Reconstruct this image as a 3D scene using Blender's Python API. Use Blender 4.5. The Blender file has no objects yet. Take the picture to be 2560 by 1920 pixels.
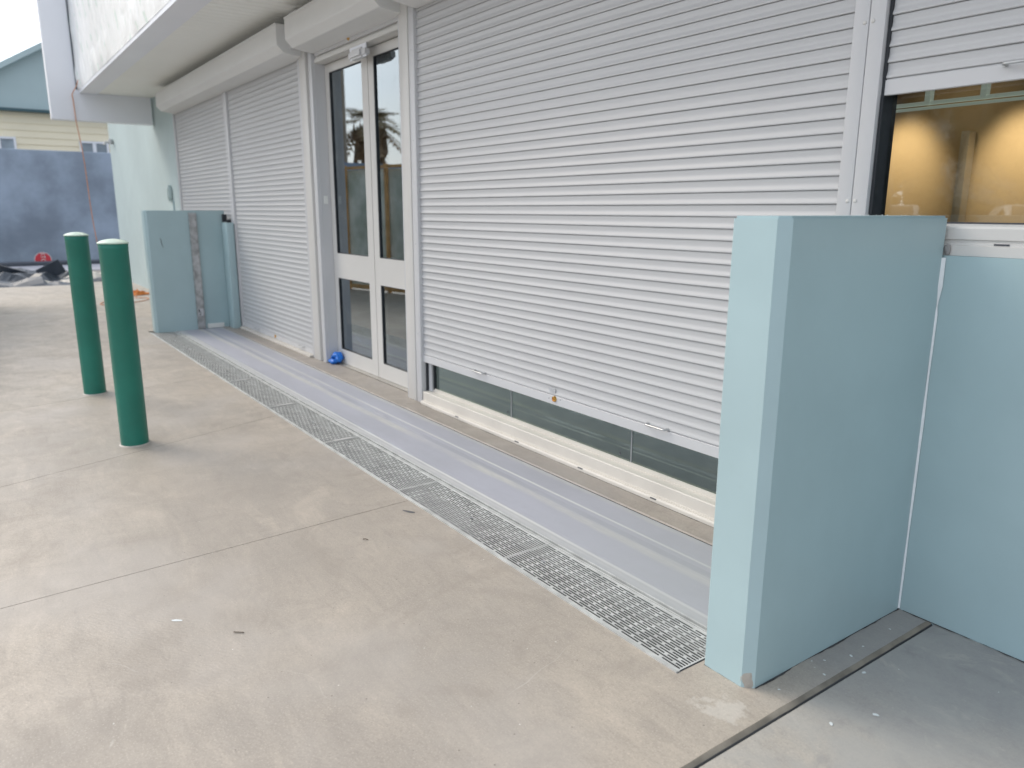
import bpy, bmesh, math, random
from mathutils import Vector, Matrix, noise
random.seed(7)
scene = bpy.context.scene
col = scene.collection
R = math.radians

# ------------------------------------------------------------------ materials
def nodes_of(name):
    m = bpy.data.materials.new(name); m.use_nodes = True
    nt = m.node_tree
    return m, nt, nt.nodes['Principled BSDF']

def nd(nt, typ, **kw):
    n = nt.nodes.new(typ)
    for k, v in kw.items():
        if k in n.inputs: n.inputs[k].default_value = v
        else: setattr(n, k, v)
    return n

def mapped(nt, scale=(1, 1, 1), rot=(0, 0, 0)):
    tc = nt.nodes.new('ShaderNodeTexCoord'); mp = nt.nodes.new('ShaderNodeMapping')
    mp.inputs['Scale'].default_value = scale; mp.inputs['Rotation'].default_value = rot
    nt.links.new(tc.outputs['Object'], mp.inputs['Vector'])
    return mp.outputs['Vector']

def noise_fac(nt, scale, detail=4, rough=.55, vec=None, dist=0.0):
    n = nd(nt, 'ShaderNodeTexNoise'); n.inputs['Scale'].default_value = scale
    n.inputs['Detail'].default_value = detail; n.inputs['Roughness'].default_value = rough
    n.inputs['Distortion'].default_value = dist
    nt.links.new(vec if vec is not None else mapped(nt), n.inputs['Vector'])
    return n.outputs['Fac']

def maprange(nt, v, a, b, c=0.0, d=1.0):
    m = nd(nt, 'ShaderNodeMapRange'); m.interpolation_type = 'SMOOTHSTEP'
    m.inputs['From Min'].default_value = a; m.inputs['From Max'].default_value = b
    m.inputs['To Min'].default_value = c; m.inputs['To Max'].default_value = d
    nt.links.new(v, m.inputs['Value'])
    return m.outputs['Result']

def math_n(nt, op, a, b=None):
    m = nd(nt, 'ShaderNodeMath'); m.operation = op
    for i, v in enumerate((a, b)):
        if v is None: continue
        if isinstance(v, (int, float)): m.inputs[i].default_value = v
        else: nt.links.new(v, m.inputs[i])
    return m.outputs[0]

def mixc(nt, fac, a, b, blend='MIX'):
    m = nd(nt, 'ShaderNodeMix'); m.data_type = 'RGBA'; m.blend_type = blend
    if isinstance(fac, (int, float)): m.inputs[0].default_value = fac
    else: nt.links.new(fac, m.inputs[0])
    for i, v in ((6, a), (7, b)):
        if isinstance(v, tuple): m.inputs[i].default_value = (*v, 1)
        else: nt.links.new(v, m.inputs[i])
    return m.outputs[2]

def bump(nt, bsdf, h, strength=.2, dist=.002, prev=None):
    b = nd(nt, 'ShaderNodeBump'); b.inputs['Strength'].default_value = strength
    b.inputs['Distance'].default_value = dist
    nt.links.new(h, b.inputs['Height'])
    if prev is not None: nt.links.new(prev, b.inputs['Normal'])
    nt.links.new(b.outputs['Normal'], bsdf.inputs['Normal'])
    return b.outputs['Normal']

def paint(name, c, rough=.45, var=.08, scale=3, metallic=0.0, bstr=.1, bscale=60, spec=.5, grime=0.0, gcol=(.2, .19, .17)):
    m, nt, p = nodes_of(name)
    f = noise_fac(nt, scale, 6)
    c2 = tuple(x * (1 - var) for x in c); c1 = tuple(min(1, x * (1 + var)) for x in c)
    out = mixc(nt, maprange(nt, f, .3, .7), c1, c2)
    if grime > 0:
        g = noise_fac(nt, scale * 9, 8, .7)
        out = mixc(nt, maprange(nt, g, .58, .8, 0, grime), out, gcol)
    nt.links.new(out, p.inputs['Base Color'])
    r = noise_fac(nt, scale * 5, 4)
    nt.links.new(maprange(nt, r, .2, .8, rough - .06, rough + .1), p.inputs['Roughness'])
    p.inputs['Metallic'].default_value = metallic
    p.inputs['Specular IOR Level'].default_value = spec
    if bstr: bump(nt, p, noise_fac(nt, bscale, 5, .6), bstr, .001)
    return m

def concrete(name, ca, cb, cc, shade=None, swirl=1.0):
    m, nt, p = nodes_of(name)
    v = mapped(nt)
    big = noise_fac(nt, .55, 9, .6, v, .6)
    st = mapped(nt, (1.0, 3.2, 1), (0, 0, R(38)))
    streak = noise_fac(nt, 1.5, 10, .66, st, 1.1)
    med = noise_fac(nt, 5.0, 10, .7, v, .8)
    fine = noise_fac(nt, 85, 6, .75, v)
    o = mixc(nt, maprange(nt, big, .35, .68), ca, cb)
    o = mixc(nt, maprange(nt, streak, .46, .74, 0, .55), o, cc)
    o = mixc(nt, maprange(nt, streak, .30, .44, .42, 0), o, tuple(x * .78 for x in cb))
    o = mixc(nt, maprange(nt, med, .35, .7, 0, .5), o, tuple(x * .86 for x in cb))
    st2 = mapped(nt, (2.0, 14, 1), (0, 0, R(24)))
    sk2 = noise_fac(nt, 2.2, 10, .72, st2, .5)
    o = mixc(nt, maprange(nt, sk2, .46, .72, 0, .34), o, tuple(x * .74 for x in cb))
    # pale worn patches
    pale = noise_fac(nt, 2.3, 8, .75, mapped(nt, (1, 1.6, 1), (0, 0, .3)), 1.5)
    o = mixc(nt, maprange(nt, pale, .62, .78, 0, .45), o, tuple(min(1, x * 1.25) for x in cc))
    o = mixc(nt, maprange(nt, fine, .40, .68, 0, .30), o, tuple(x * .68 for x in cb))
    grit = noise_fac(nt, 210, 2, .5, v)
    o = mixc(nt, maprange(nt, grit, .58, .70, 0, .30), o, tuple(x * .55 for x in cb))
    o = mixc(nt, maprange(nt, grit, .42, .30, 0, .25), o, tuple(min(1, x * 1.35) for x in cc))
    blot = noise_fac(nt, 1.7, 5, .62, mapped(nt, (1, 1, 1), (0, 0, 1.2)), 2.2)
    o = mixc(nt, maprange(nt, blot, .56, .70, 0, .40), o, tuple(x * k for x, k in zip(cb, (.80, .78, .76))))
    o = mixc(nt, maprange(nt, noise_fac(nt, .9, 4, .6, v), .48, .66, 0, .45), o, tuple(x * k for x, k in zip(ca, (.90, .95, 1.05))))
    # pale scratches: thin wandering edges, broken up
    vo = nd(nt, 'ShaderNodeTexVoronoi'); vo.feature = 'DISTANCE_TO_EDGE'; vo.inputs['Scale'].default_value = 1.3
    sv = nd(nt, 'ShaderNodeVectorMath'); sv.operation = 'ADD'
    nz = nd(nt, 'ShaderNodeTexNoise'); nz.inputs['Scale'].default_value = 2.0; nz.inputs['Detail'].default_value = 2
    nt.links.new(v, nz.inputs['Vector']); nt.links.new(v, sv.inputs[0]); nt.links.new(nz.outputs['Color'], sv.inputs[1])
    nt.links.new(sv.outputs[0], vo.inputs['Vector'])
    line = maprange(nt, vo.outputs['Distance'], .0, .0022, 1, 0)
    brk = maprange(nt, noise_fac(nt, 3.0, 4, .6, v), .55, .62)
    o = mixc(nt, math_n(nt, 'MULTIPLY', math_n(nt, 'MULTIPLY', line, brk), .22), o, (.78, .76, .72))
    # tiny dark pits and pebbles
    vp = nd(nt, 'ShaderNodeTexVoronoi'); vp.inputs['Scale'].default_value = 34; nt.links.new(v, vp.inputs['Vector'])
    rnd = nd(nt, 'ShaderNodeSeparateColor'); nt.links.new(vp.outputs['Color'], rnd.inputs[0])
    pit = math_n(nt, 'MULTIPLY', maprange(nt, vp.outputs['Distance'], .05, .10, 1, 0), math_n(nt, 'GREATER_THAN', rnd.outputs[0], .86))
    o = mixc(nt, math_n(nt, 'MULTIPLY', pit, .7), o, (.12, .11, .10))
    pit2 = math_n(nt, 'MULTIPLY', maprange(nt, vp.outputs['Distance'], .04, .09, 1, 0), math_n(nt, 'LESS_THAN', rnd.outputs[1], .05))
    o = mixc(nt, math_n(nt, 'MULTIPLY', pit2, .7), o, (.8, .79, .76))
    # shade beside the near wing wall, painted in as blue-grey
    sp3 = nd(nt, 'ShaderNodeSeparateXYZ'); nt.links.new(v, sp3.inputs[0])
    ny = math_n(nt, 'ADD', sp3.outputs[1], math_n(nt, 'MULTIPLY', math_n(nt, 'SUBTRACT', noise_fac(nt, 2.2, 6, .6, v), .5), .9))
    wall_shade = math_n(nt, 'MULTIPLY', maprange(nt, ny, 1.40, 1.95), maprange(nt, sp3.outputs[0], -1.17, -1.06))
    o = mixc(nt, math_n(nt, 'MULTIPLY', wall_shade, .62), o, (.27, .28, .295))
    dv = nd(nt, 'ShaderNodeVectorMath'); dv.operation = 'DISTANCE'; nt.links.new(v, dv.inputs[0]); dv.inputs[1].default_value = (-1.045, 1.385, 0)
    pd = math_n(nt, 'ADD', dv.outputs['Value'], math_n(nt, 'MULTIPLY', math_n(nt, 'SUBTRACT', noise_fac(nt, 14, 6, .7, v), .5), .30))
    o = mixc(nt, maprange(nt, pd, .028, .060, .42, 0), o, (.62, .59, .54))
    if shade is not None:
        o = mixc(nt, maprange(nt, noise_fac(nt, 5.5, 7, .7, mapped(nt, (1, 1.5, 1), (0, 0, .7)), 1.8), .54, .70, 0, .45), o, (.56, .52, .46))
        o = mixc(nt, maprange(nt, noise_fac(nt, 3.4, 7, .7, mapped(nt, (1, 1.5, 1), (0, 0, 2.2)), 1.4), .54, .68, 0, .45), o, (.22, .215, .215))
        # darker cement smears with soft edges
        o = mixc(nt, maprange(nt, noise_fac(nt, 2.6, 8, .65, v, 1.0), .38, .60, 0, .7), o, shade)
    nt.links.new(o, p.inputs['Base Color'])
    nt.links.new(maprange(nt, med, .2, .8, .42, .70), p.inputs['Roughness'])
    # trowel ripples
    wv = nd(nt, 'ShaderNodeTexWave'); wv.inputs['Scale'].default_value = 22; wv.inputs['Distortion'].default_value = 9
    wv.inputs['Detail'].default_value = 3; wv.inputs['Detail Scale'].default_value = 1.4
    nt.links.new(mapped(nt, (1, 1, 1), (0, 0, .9)), wv.inputs['Vector'])
    mask = maprange(nt, noise_fac(nt, 1.1, 3, .5, v), .5, .62)
    rip = math_n(nt, 'MULTIPLY', wv.outputs['Fac'], mask)
    n1 = bump(nt, p, rip, .22 * swirl, .0010)
    n2 = bump(nt, p, fine, .35, .0008, n1)
    bump(nt, p, med, .3, .003, n2)
    return m

M = {}
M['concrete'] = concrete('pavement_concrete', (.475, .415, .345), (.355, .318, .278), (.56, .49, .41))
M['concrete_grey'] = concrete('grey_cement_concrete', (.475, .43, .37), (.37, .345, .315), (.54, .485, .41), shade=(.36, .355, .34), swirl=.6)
M['concrete_thr'] = concrete('threshold_concrete', (.40, .355, .31), (.33, .30, .27), (.46, .42, .38), swirl=.2)
M['teal'] = paint('pale_teal_render', (.385, .515, .545), .34, .05, 1.6, bstr=.30, bscale=22, grime=.16, gcol=(.3, .38, .38))
M['teal_pale'] = paint('pale_mint_render', (.46, .555, .56), .6, .05, .9, bstr=.15, bscale=25, grime=.12, gcol=(.4, .46, .43))
M['silver'] = paint('silver_grey_powdercoat', (.58, .585, .60), .38, .02, 1.2, bstr=.02, bscale=200)
M['housing'] = paint('shutter_housing_paint', (.74, .745, .74), .42, .02, 1.2, bstr=.02, bscale=200)
M['silver_light'] = paint('light_aluminium_powdercoat', (.62, .61, .59), .42, .03, 1.5, bstr=.02, bscale=200, grime=.1, gcol=(.5, .47, .42))
M['alu'] = paint('mill_aluminium', (.66, .64, .60), .32, .08, 4, metallic=.7, bstr=.05, bscale=90)
M['sill'] = paint('dusty_white_sill', (.64, .61, .56), .5, .05, 4, bstr=.1, bscale=80, grime=.35, gcol=(.45, .40, .33))
M['soffit'] = paint('soffit_white', (.93, .94, .91), .55, .02, .8, bstr=.02)
M['panel'] = paint('white_cladding', (.84, .86, .92), .4, .02, .8, bstr=.02)
M['galv'] = paint('galvanised_steel', (.44, .45, .46), .38, .28, 14, metallic=.75, bstr=.15, bscale=120, grime=.3, gcol=(.75, .76, .77))
M['grate'] = paint('cast_galvanised_grate', (.55, .56, .55), .45, .18, 14, metallic=.25, bstr=.25, bscale=150, grime=.35, gcol=(.78, .79, .78))
M['dark'] = paint('dark_drain', (.012, .013, .014), .7, .3, 8, bstr=.3)
M['rubber'] = paint('black_gasket', (.02, .024, .03), .5, .1, 5, bstr=0)
M['shoulder'] = paint('brown_joint_shoulder', (.20, .18, .15), .8, .3, 10, bstr=.6, bscale=60, grime=.5, gcol=(.34, .30, .25))
M['gap'] = paint('dark_gap', (.055, .055, .058), .9, .3, 20, bstr=.3)
M['sealant'] = paint('grey_joint_sealant', (.06, .062, .068), .6, .25, 12, bstr=.4, bscale=60, grime=.5, gcol=(.27, .24, .20))
M['green'] = paint('bollard_green_paint', (.010, .165, .122), .36, .10, 5, bstr=.10, bscale=25, grime=.12, gcol=(.10, .24, .18))
M['cap'] = paint('bollard_cap', (.50, .62, .52), .35, .08, 20, bstr=.1)
M['blue'] = paint('bright_blue_plastic', (.01, .16, .62), .4, .15, 30, bstr=.2)
M['brass'] = paint('brass', (.70, .42, .12), .28, .08, 60, metallic=1.0, bstr=.05)
M['chrome'] = paint('satin_steel', (.52, .53, .54), .42, .04, 40, metallic=.6, bstr=0)
M['orange'] = paint('orange_cord', (.66, .30, .17), .7, .2, 30, bstr=.3)
M['rag'] = paint('orange_rag', (.60, .20, .05), .8, .3, 30, bstr=.4)
M['white'] = paint('white_plastic', (.75, .76, .74), .4, .03, 10, bstr=0)
M['label'] = paint('faded_label', (.60, .61, .63), .5, .03, 60, bstr=0)
M['ink'] = paint('black_ink', (.06, .065, .08), .5, .05, 50, bstr=0)
M['greyink'] = paint('pale_grey_ink', (.34, .35, .37), .5, .05, 50, bstr=0)
M['seal_white'] = paint('white_caulk', (.78, .83, .86), .35, .05, 30, bstr=.6, bscale=40)
M['wall_grey'] = paint('dark_grey_render', (.30, .36, .445), .8, .28, .9, bstr=.4, bscale=6, grime=.5, gcol=(.40, .43, .50))
M['cream'] = paint('cream_weatherboard', (.93, .84, .64), .6, .03, .6, bstr=.03)
M['teal_roof'] = paint('grey_teal_cladding', (.48, .60, .62), .5, .04, .5, bstr=.05)
M['teal_dark'] = paint('dark_teal_gutter', (.05, .11, .13), .5, .05, 1, bstr=0)
M['red'] = paint('sign_red', (.62, .035, .055), .4, .05, 5, bstr=0)
M['asphalt'] = paint('asphalt', (.09, .09, .09), .9, .2, 3, bstr=.5, bscale=120)
M['gravel'] = paint('crushed_ground', (.25, .235, .215), .95, .25, 4, bstr=.8, bscale=50)
M['path'] = paint('pale_path', (.38, .38, .42), .8, .1, 2, bstr=.3)
M['kerb'] = paint('dark_kerb', (.065, .075, .095), .7, .15, 3, bstr=.3)
M['ply'] = paint('warm_plywood', (.60, .51, .37), .6, .10, 1.2, bstr=.05)
M['tanwall'] = paint('tan_render', (.42, .35, .28), .8, .1, 1, bstr=.1)
M['brown'] = paint('brown_ceiling', (.34, .20, .13), .6, .08, 2, bstr=0)
M['int_dark'] = paint('dim_interior', (.16, .17, .165), .8, .15, 1, bstr=0)
M['refl_strip'] = paint('white_refl_strip', (.88, .90, .88), .4, .05, 6, bstr=0)  # for the added strips that imitate mirrored stripes
M['int_floor'] = paint('interior_floor', (.17, .165, .15), .6, .25, 2, bstr=.1)
M['timber'] = paint('raw_timber', (.78, .46, .20), .7, .15, 6, bstr=.2)
M['shade'] = paint('green_shadecloth', (.78, .86, .76), .9, .25, 2.5, bstr=.5, bscale=20)
M['post'] = paint('dark_blue_post', (.035, .055, .075), .35, .1, 5, bstr=0)
M['tarp'] = paint('dark_builders_plastic', (.03, .042, .06), .42, .3, 3, bstr=.5, bscale=14, spec=.8)
M['tarp_light'] = paint('dusty_pale_sheet', (.60, .56, .50), .6, .15, 4, bstr=.5, bscale=14)
M['bark'] = paint('bark', (.15, .11, .08), .9, .3, 8, bstr=.8, bscale=30)
M['leaf'] = paint('leaves', (.06, .085, .035), .6, .4, 2, bstr=0)
M['frond'] = paint('palm_fronds', (.38, .31, .17), .6, .35, 3, bstr=0)
M['dead'] = paint('dry_palm_skirt', (.50, .35, .22), .8, .35, 3, bstr=0)
M['carwhite'] = paint('white_car_paint', (.72, .73, .74), .25, .02, 2, bstr=0)
M['carglass'] = paint('dark_car_glass', (.02, .03, .035), .08, .05, 2, bstr=0)
M['lamp_red'] = paint('red_tail_lamp', (.55, .02, .02), .3, .05, 2, bstr=0)
M['twig'] = paint('dry_twig', (.10, .08, .06), .8, .3, 30, bstr=.2)
M['fleck'] = paint('white_paint_drip', (.66, .70, .71), .5, .05, 30, bstr=.2)
M['stain'] = paint('dark_stain', (.12, .12, .125), .8, .3, 60, bstr=.2)

def curtain_mat():
    m, nt, p = nodes_of('roller_slats')
    f = noise_fac(nt, 1.0, 5, .5, mapped(nt, (1, 1, .4)))
    o = mixc(nt, maprange(nt, f, .3, .7), (.515, .52, .53), (.49, .495, .505))
    d = noise_fac(nt, 5, 8, .7, mapped(nt, (.5, 1, 3)))
    o = mixc(nt, maprange(nt, d, .62, .85, 0, .25), o, (.37, .365, .35))
    nt.links.new(o, p.inputs['Base Color'])
    p.inputs['Roughness'].default_value = .38
    p.inputs['Specular IOR Level'].default_value = .6
    return m
M['slats'] = curtain_mat()

def glow_rail():
    m, nt, p = nodes_of('added_glow_rail'); p.inputs['Base Color'].default_value = (.7, .75, .7, 1)
    p.inputs['Emission Color'].default_value = (.62, .74, .68, 1); p.inputs['Emission Strength'].default_value = .32  # glow added so the unlit rail shows pale
    return m
M['glow_rail'] = glow_rail()
def apron_mat():
    m, nt, p = nodes_of('lavender_grey_floor_paint')
    v = mapped(nt)
    sep = nd(nt, 'ShaderNodeSeparateXYZ'); nt.links.new(v, sep.inputs[0])
    wob = math_n(nt, 'MULTIPLY', math_n(nt, 'SUBTRACT', noise_fac(nt, 1.7, 9, .7, mapped(nt, (.8, 3, 1)), .4), .5), .06)
    y = math_n(nt, 'ADD', sep.outputs[1], wob)
    base = mixc(nt, maprange(nt, noise_fac(nt, 1.2, 7, .6, mapped(nt, (.7, 2.5, 1))), .35, .65), (.40, .41, .465), (.36, .37, .415))
    def band(c, w0, w1, amt):
        d = math_n(nt, 'ABSOLUTE', math_n(nt, 'SUBTRACT', y, c))
        return maprange(nt, d, w0, w1, amt, 0)
    def flatband0(c):
        d = math_n(nt, 'ABSOLUTE', math_n(nt, 'SUBTRACT', math_n(nt, 'ADD', sep.outputs[1], math_n(nt, 'MULTIPLY', wob, .12)), c))
        return maprange(nt, d, .004, .008, 1, 0)
    worn = mixc(nt, maprange(nt, noise_fac(nt, 30, 6, .7, mapped(nt, (.3, 2, 1))), .35, .7), (.54, .54, .51), (.44, .45, .44))
    brk = maprange(nt, noise_fac(nt, 2.2, 6, .6, mapped(nt, (.5, 1, 1))), .33, .55, .25, 1)
    o = mixc(nt, math_n(nt, 'MULTIPLY', band(1.868, .006, .036, .8), brk), base, worn)
    o = mixc(nt, band(1.665, .012, .035, .6), o, worn)
    o = mixc(nt, math_n(nt, 'MULTIPLY', band(2.085, .004, .03, .6), brk), o, worn)
    gl2 = math_n(nt, 'MAXIMUM', flatband0(1.69), flatband0(1.955))
    o = mixc(nt, math_n(nt, 'MULTIPLY', gl2, .75), o, (.66, .67, .65))
    # grey towards the near end
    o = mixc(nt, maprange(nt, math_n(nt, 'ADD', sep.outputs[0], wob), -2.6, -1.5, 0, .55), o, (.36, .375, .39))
    dirt = noise_fac(nt, 7, 9, .75, v, .7)
    o = mixc(nt, maprange(nt, dirt, .60, .78, 0, .2), o, (.30, .30, .31))
    nt.links.new(o, p.inputs['Base Color'])
    def flatband(c, w0, w1):
        d = math_n(nt, 'ABSOLUTE', math_n(nt, 'SUBTRACT', math_n(nt, 'ADD', sep.outputs[1], math_n(nt, 'MULTIPLY', wob, .12)), c))
        return maprange(nt, d, w0, w1, 1, 0)
    gloss = math_n(nt, 'MAXIMUM', flatband(1.69, .014, .019), math_n(nt, 'MAXIMUM', flatband(1.908, .014, .018), flatband(1.955, .006, .009)))
    nt.links.new(math_n(nt, 'MULTIPLY', gloss, .45), p.inputs['Coat Weight']); p.inputs['Coat Roughness'].default_value = .16; p.inputs['Coat IOR'].default_value = 1.9
    nt.links.new(math_n(nt, 'SUBTRACT', maprange(nt, dirt, .3, .7, .55, .7), .0), p.inputs['Roughness'])
    n1 = bump(nt, p, noise_fac(nt, 90, 4, .6, v), .15, .001)
    d = math_n(nt, 'ABSOLUTE', math_n(nt, 'SUBTRACT', sep.outputs[1], 1.895))
    bump(nt, p, maprange(nt, d, .0, .005, 1, 0), .25, .001, n1)
    return m
M['apron'] = apron_mat()

def wrap_mat():
    m, nt, p = nodes_of('white_plastic_wrap')
    f = noise_fac(nt, 2.0, 6, .6, mapped(nt, (1, 1, .5)))
    o = mixc(nt, maprange(nt, f, .35, .7), (.95, .955, .95), (.90, .92, .92))
    # faint slanted green printing
    wv = nd(nt, 'ShaderNodeTexWave'); wv.inputs['Scale'].default_value = 1.1; wv.inputs['Distortion'].default_value = 1.5
    nt.links.new(mapped(nt, (1, 1, 1), (0, R(38), 0)), wv.inputs['Vector'])
    k = math_n(nt, 'MULTIPLY', maprange(nt, wv.outputs['Fac'], .82, .95), maprange(nt, noise_fac(nt, 9, 3), .5, .6))
    o = mixc(nt, math_n(nt, 'MULTIPLY', k, .5), o, (.45, .68, .55))
    nt.links.new(o, p.inputs['Base Color']); p.inputs['Roughness'].default_value = .25
    bump(nt, p, noise_fac(nt, 7, 5, .6, mapped(nt, (1, 1, .35)), 1.2), .28, .02)
    return m
M['wrap'] = wrap_mat()

def glass_mat(name, tint, refl, dust_haze=0.0, gcol=(.80, .90, .97)):
    m = bpy.data.materials.new(name); m.use_nodes = True
    nt = m.node_tree; nt.nodes.clear()
    out = nd(nt, 'ShaderNodeOutputMaterial')
    tr = nd(nt, 'ShaderNodeBsdfTransparent'); tr.inputs[0].default_value = (*tint, 1)
    gl = nd(nt, 'ShaderNodeBsdfGlossy'); gl.inputs['Roughness'].default_value = .0; gl.inputs[0].default_value = (*gcol, 1)
    fr = nd(nt, 'ShaderNodeFresnel'); fr.inputs[0].default_value = 1.55
    fac = math_n(nt, 'MINIMUM', math_n(nt, 'ADD', math_n(nt, 'MULTIPLY', fr.outputs[0], 1.7), refl), 1.0)
    mx = nd(nt, 'ShaderNodeMixShader'); nt.links.new(fac, mx.inputs[0])
    nt.links.new(tr.outputs[0], mx.inputs[1]); nt.links.new(gl.outputs[0], mx.inputs[2])
    last = mx.outputs[0]
    if dust_haze:  # dust specks plus a pale haze painted over the pane
        df = nd(nt, 'ShaderNodeBsdfDiffuse'); df.inputs[0].default_value = (.62, .60, .54, 1)
        v = mapped(nt)
        a = maprange(nt, noise_fac(nt, 5, 8, .7, v, 1.0), .5, .8, 0, dust_haze)
        vo = nd(nt, 'ShaderNodeTexVoronoi'); vo.inputs['Scale'].default_value = 75; nt.links.new(v, vo.inputs['Vector'])
        rc = nd(nt, 'ShaderNodeSeparateColor'); nt.links.new(vo.outputs['Color'], rc.inputs[0])
        sp = math_n(nt, 'MULTIPLY', maprange(nt, vo.outputs['Distance'], .05, .14, 1, 0), math_n(nt, 'GREATER_THAN', rc.outputs[0], .88))
        a = math_n(nt, 'MINIMUM', math_n(nt, 'ADD', a, math_n(nt, 'MULTIPLY', sp, .35)), .6)
        m2 = nd(nt, 'ShaderNodeMixShader'); nt.links.new(a, m2.inputs[0])
        nt.links.new(last, m2.inputs[1]); nt.links.new(df.outputs[0], m2.inputs[2]); last = m2.outputs[0]
    nt.links.new(last, out.inputs[0])
    return m
M['glass'] = glass_mat('shopfront_glass', (.36, .46, .44), .13, .08, (.78, .95, .90))
M['glass_door'] = glass_mat('door_glass', (.60, .66, .60), .13, .13)
M['glass_warm'] = glass_mat('window_glass', (.88, .88, .84), .0, .16)

# ------------------------------------------------------------------ mesh tools
class MB:
    def __init__(s): s.bm = bmesh.new(); s.smooth = []
    def box(s, x0, x1, y0, y1, z0, z1, bev=0.0, seg=1):
        x0, x1 = sorted((x0, x1)); y0, y1 = sorted((y0, y1)); z0, z1 = sorted((z0, z1))
        t = bmesh.new() if bev else s.bm
        vs = [t.verts.new(p) for p in ((x0, y0, z0), (x1, y0, z0), (x1, y1, z0), (x0, y1, z0), (x0, y0, z1), (x1, y0, z1), (x1, y1, z1), (x0, y1, z1))]
        for f in ((0, 3, 2, 1), (4, 5, 6, 7), (0, 1, 5, 4), (1, 2, 6, 5), (2, 3, 7, 6), (3, 0, 4, 7)):
            t.faces.new([vs[i] for i in f])
        if bev:
            bmesh.ops.bevel(t, geom=list(t.edges), offset=bev, segments=seg, affect='EDGES', profile=.5)
            s.merge(t)
        return s
    def merge(s, t, mat=None):
        me = bpy.data.meshes.new('tmp')
        if mat is not None: bmesh.ops.transform(t, matrix=mat, verts=t.verts)
        t.to_mesh(me); t.free(); s.bm.from_mesh(me); bpy.data.meshes.remove(me)
    def prism(s, prof, x0, x1, axis='x', caps=True):
        def P(a, u, v):
            return {'x': (a, u, v), 'y': (u, a, v), 'z': (u, v, a)}[axis]
        A = [s.bm.verts.new(P(x0, *p)) for p in prof]; B = [s.bm.verts.new(P(x1, *p)) for p in prof]
        n = len(prof)
        for i in range(n):
            j = (i + 1) % n
            s.bm.faces.new((A[i], A[j], B[j], B[i]))
        if caps:
            s.bm.faces.new(A[::-1]); s.bm.faces.new(B)
        return s
    def lathe(s, cx, cy, prof, n=40):
        rings = []
        for r, z in prof:
            if r < 1e-6: rings.append([s.bm.verts.new((cx, cy, z))])
            else: rings.append([s.bm.verts.new((cx + r * math.cos(2 * math.pi * i / n), cy + r * math.sin(2 * math.pi * i / n), z)) for i in range(n)])
        for a, b in zip(rings, rings[1:]):
            for i in range(n):
                j = (i + 1) % n
                q = [a[i % len(a)], a[j % len(a)], b[j % len(b)], b[i % len(b)]]
                u = []
                for v in q:
                    if v not in u: u.append(v)
                if len(u) >= 3: s.bm.faces.new(u)
        return s
    def tube(s, pts, r, n=8):
        pts = [Vector(p) for p in pts]; rings = []
        for i, p in enumerate(pts):
            t = (pts[min(i + 1, len(pts) - 1)] - pts[max(i - 1, 0)]).normalized()
            a = t.orthogonal().normalized() if i == 0 else (pa - t * pa.dot(t)).normalized()
            pa = a; b = t.cross(a)
            rr = r[i] if isinstance(r, (list, tuple)) else r
            rings.append([s.bm.verts.new(p + (a * math.cos(2 * math.pi * k / n) + b * math.sin(2 * math.pi * k / n)) * rr) for k in range(n)])
        for a, b in zip(rings, rings[1:]):
            for k in range(n): s.bm.faces.new((a[k], a[(k + 1) % n], b[(k + 1) % n], b[k]))
        s.bm.faces.new(rings[0][::-1]); s.bm.faces.new(rings[-1])
        return s
    def quad(s, *p): s.bm.faces.new([s.bm.verts.new(q) for q in p]); return s
    def build(s, name, mat, parent=None, smooth=False, origin=None):
        bmesh.ops.recalc_face_normals(s.bm, faces=s.bm.faces)
        me = bpy.data.meshes.new(name)
        if origin is not None: bmesh.ops.translate(s.bm, vec=-Vector(origin), verts=s.bm.verts)
        s.bm.to_mesh(me); s.bm.free()
        if smooth:
            for p in me.polygons: p.use_smooth = True
            if smooth != 'all': me.set_sharp_from_angle(angle=R(35))
        me.materials.append(mat)
        o = bpy.data.objects.new(name, me); col.objects.link(o)
        if origin is not None: o.location = origin
        if parent is not None:
            o.parent = parent
            pl = parent.location
            if parent.parent is not None: pl = pl + parent.parent.location
            o.location = Vector(o.location) - pl
        return o

def empty(name, loc=(0, 0, 0)):
    o = bpy.data.objects.new(name, None); col.objects.link(o); o.location = loc
    o.empty_display_size = .1
    return o
def tag(o, label, cat, group=None):
    o['label'] = label; o['category'] = cat
    if group: o['group'] = group
    return o
def struct(o): o['kind'] = 'structure'; return o

# ------------------------------------------------------------------ setting
struct(MB().box(-160, 120, -120, 140, -.30, -.12).build('ground', M['asphalt']))
struct(MB().box(-60, -14.42, -14, 6, -.20, -.03).build('gravel_strip', M['gravel']))
struct(MB().box(-19.7, -17.9, -14, 6, -.10, -.012).build('footpath', M['path']))

# concrete slabs divided by thin saw cuts (slightly skewed joints)
def slab(m, xa0, xa1, xb0, xb1, y0, y1, zt=0.0):
    # a: x limits at y0 ; b: x limits at y1
    b = [(xa0, y0), (xa1, y0), (xb1, y1), (xb0, y1)]
    lo = [m.bm.verts.new((x, y, -.11)) for x, y in b]; mid = [m.bm.verts.new((x, y, zt)) for x, y in b]
    for i in range(4): m.bm.faces.new((lo[i], lo[(i + 1) % 4], mid[(i + 1) % 4], mid[i]))
    m.bm.faces.new(mid)
joints = [(-14.42, -14.25), (-12.3, -12.3), (-10.75, -10.75), (-9.02, -9.08), (-7.35, -7.42), (-5.42, -5.75), (-3.90, -4.40), (-2.648, -2.727), (-.962, -.962)]
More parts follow.
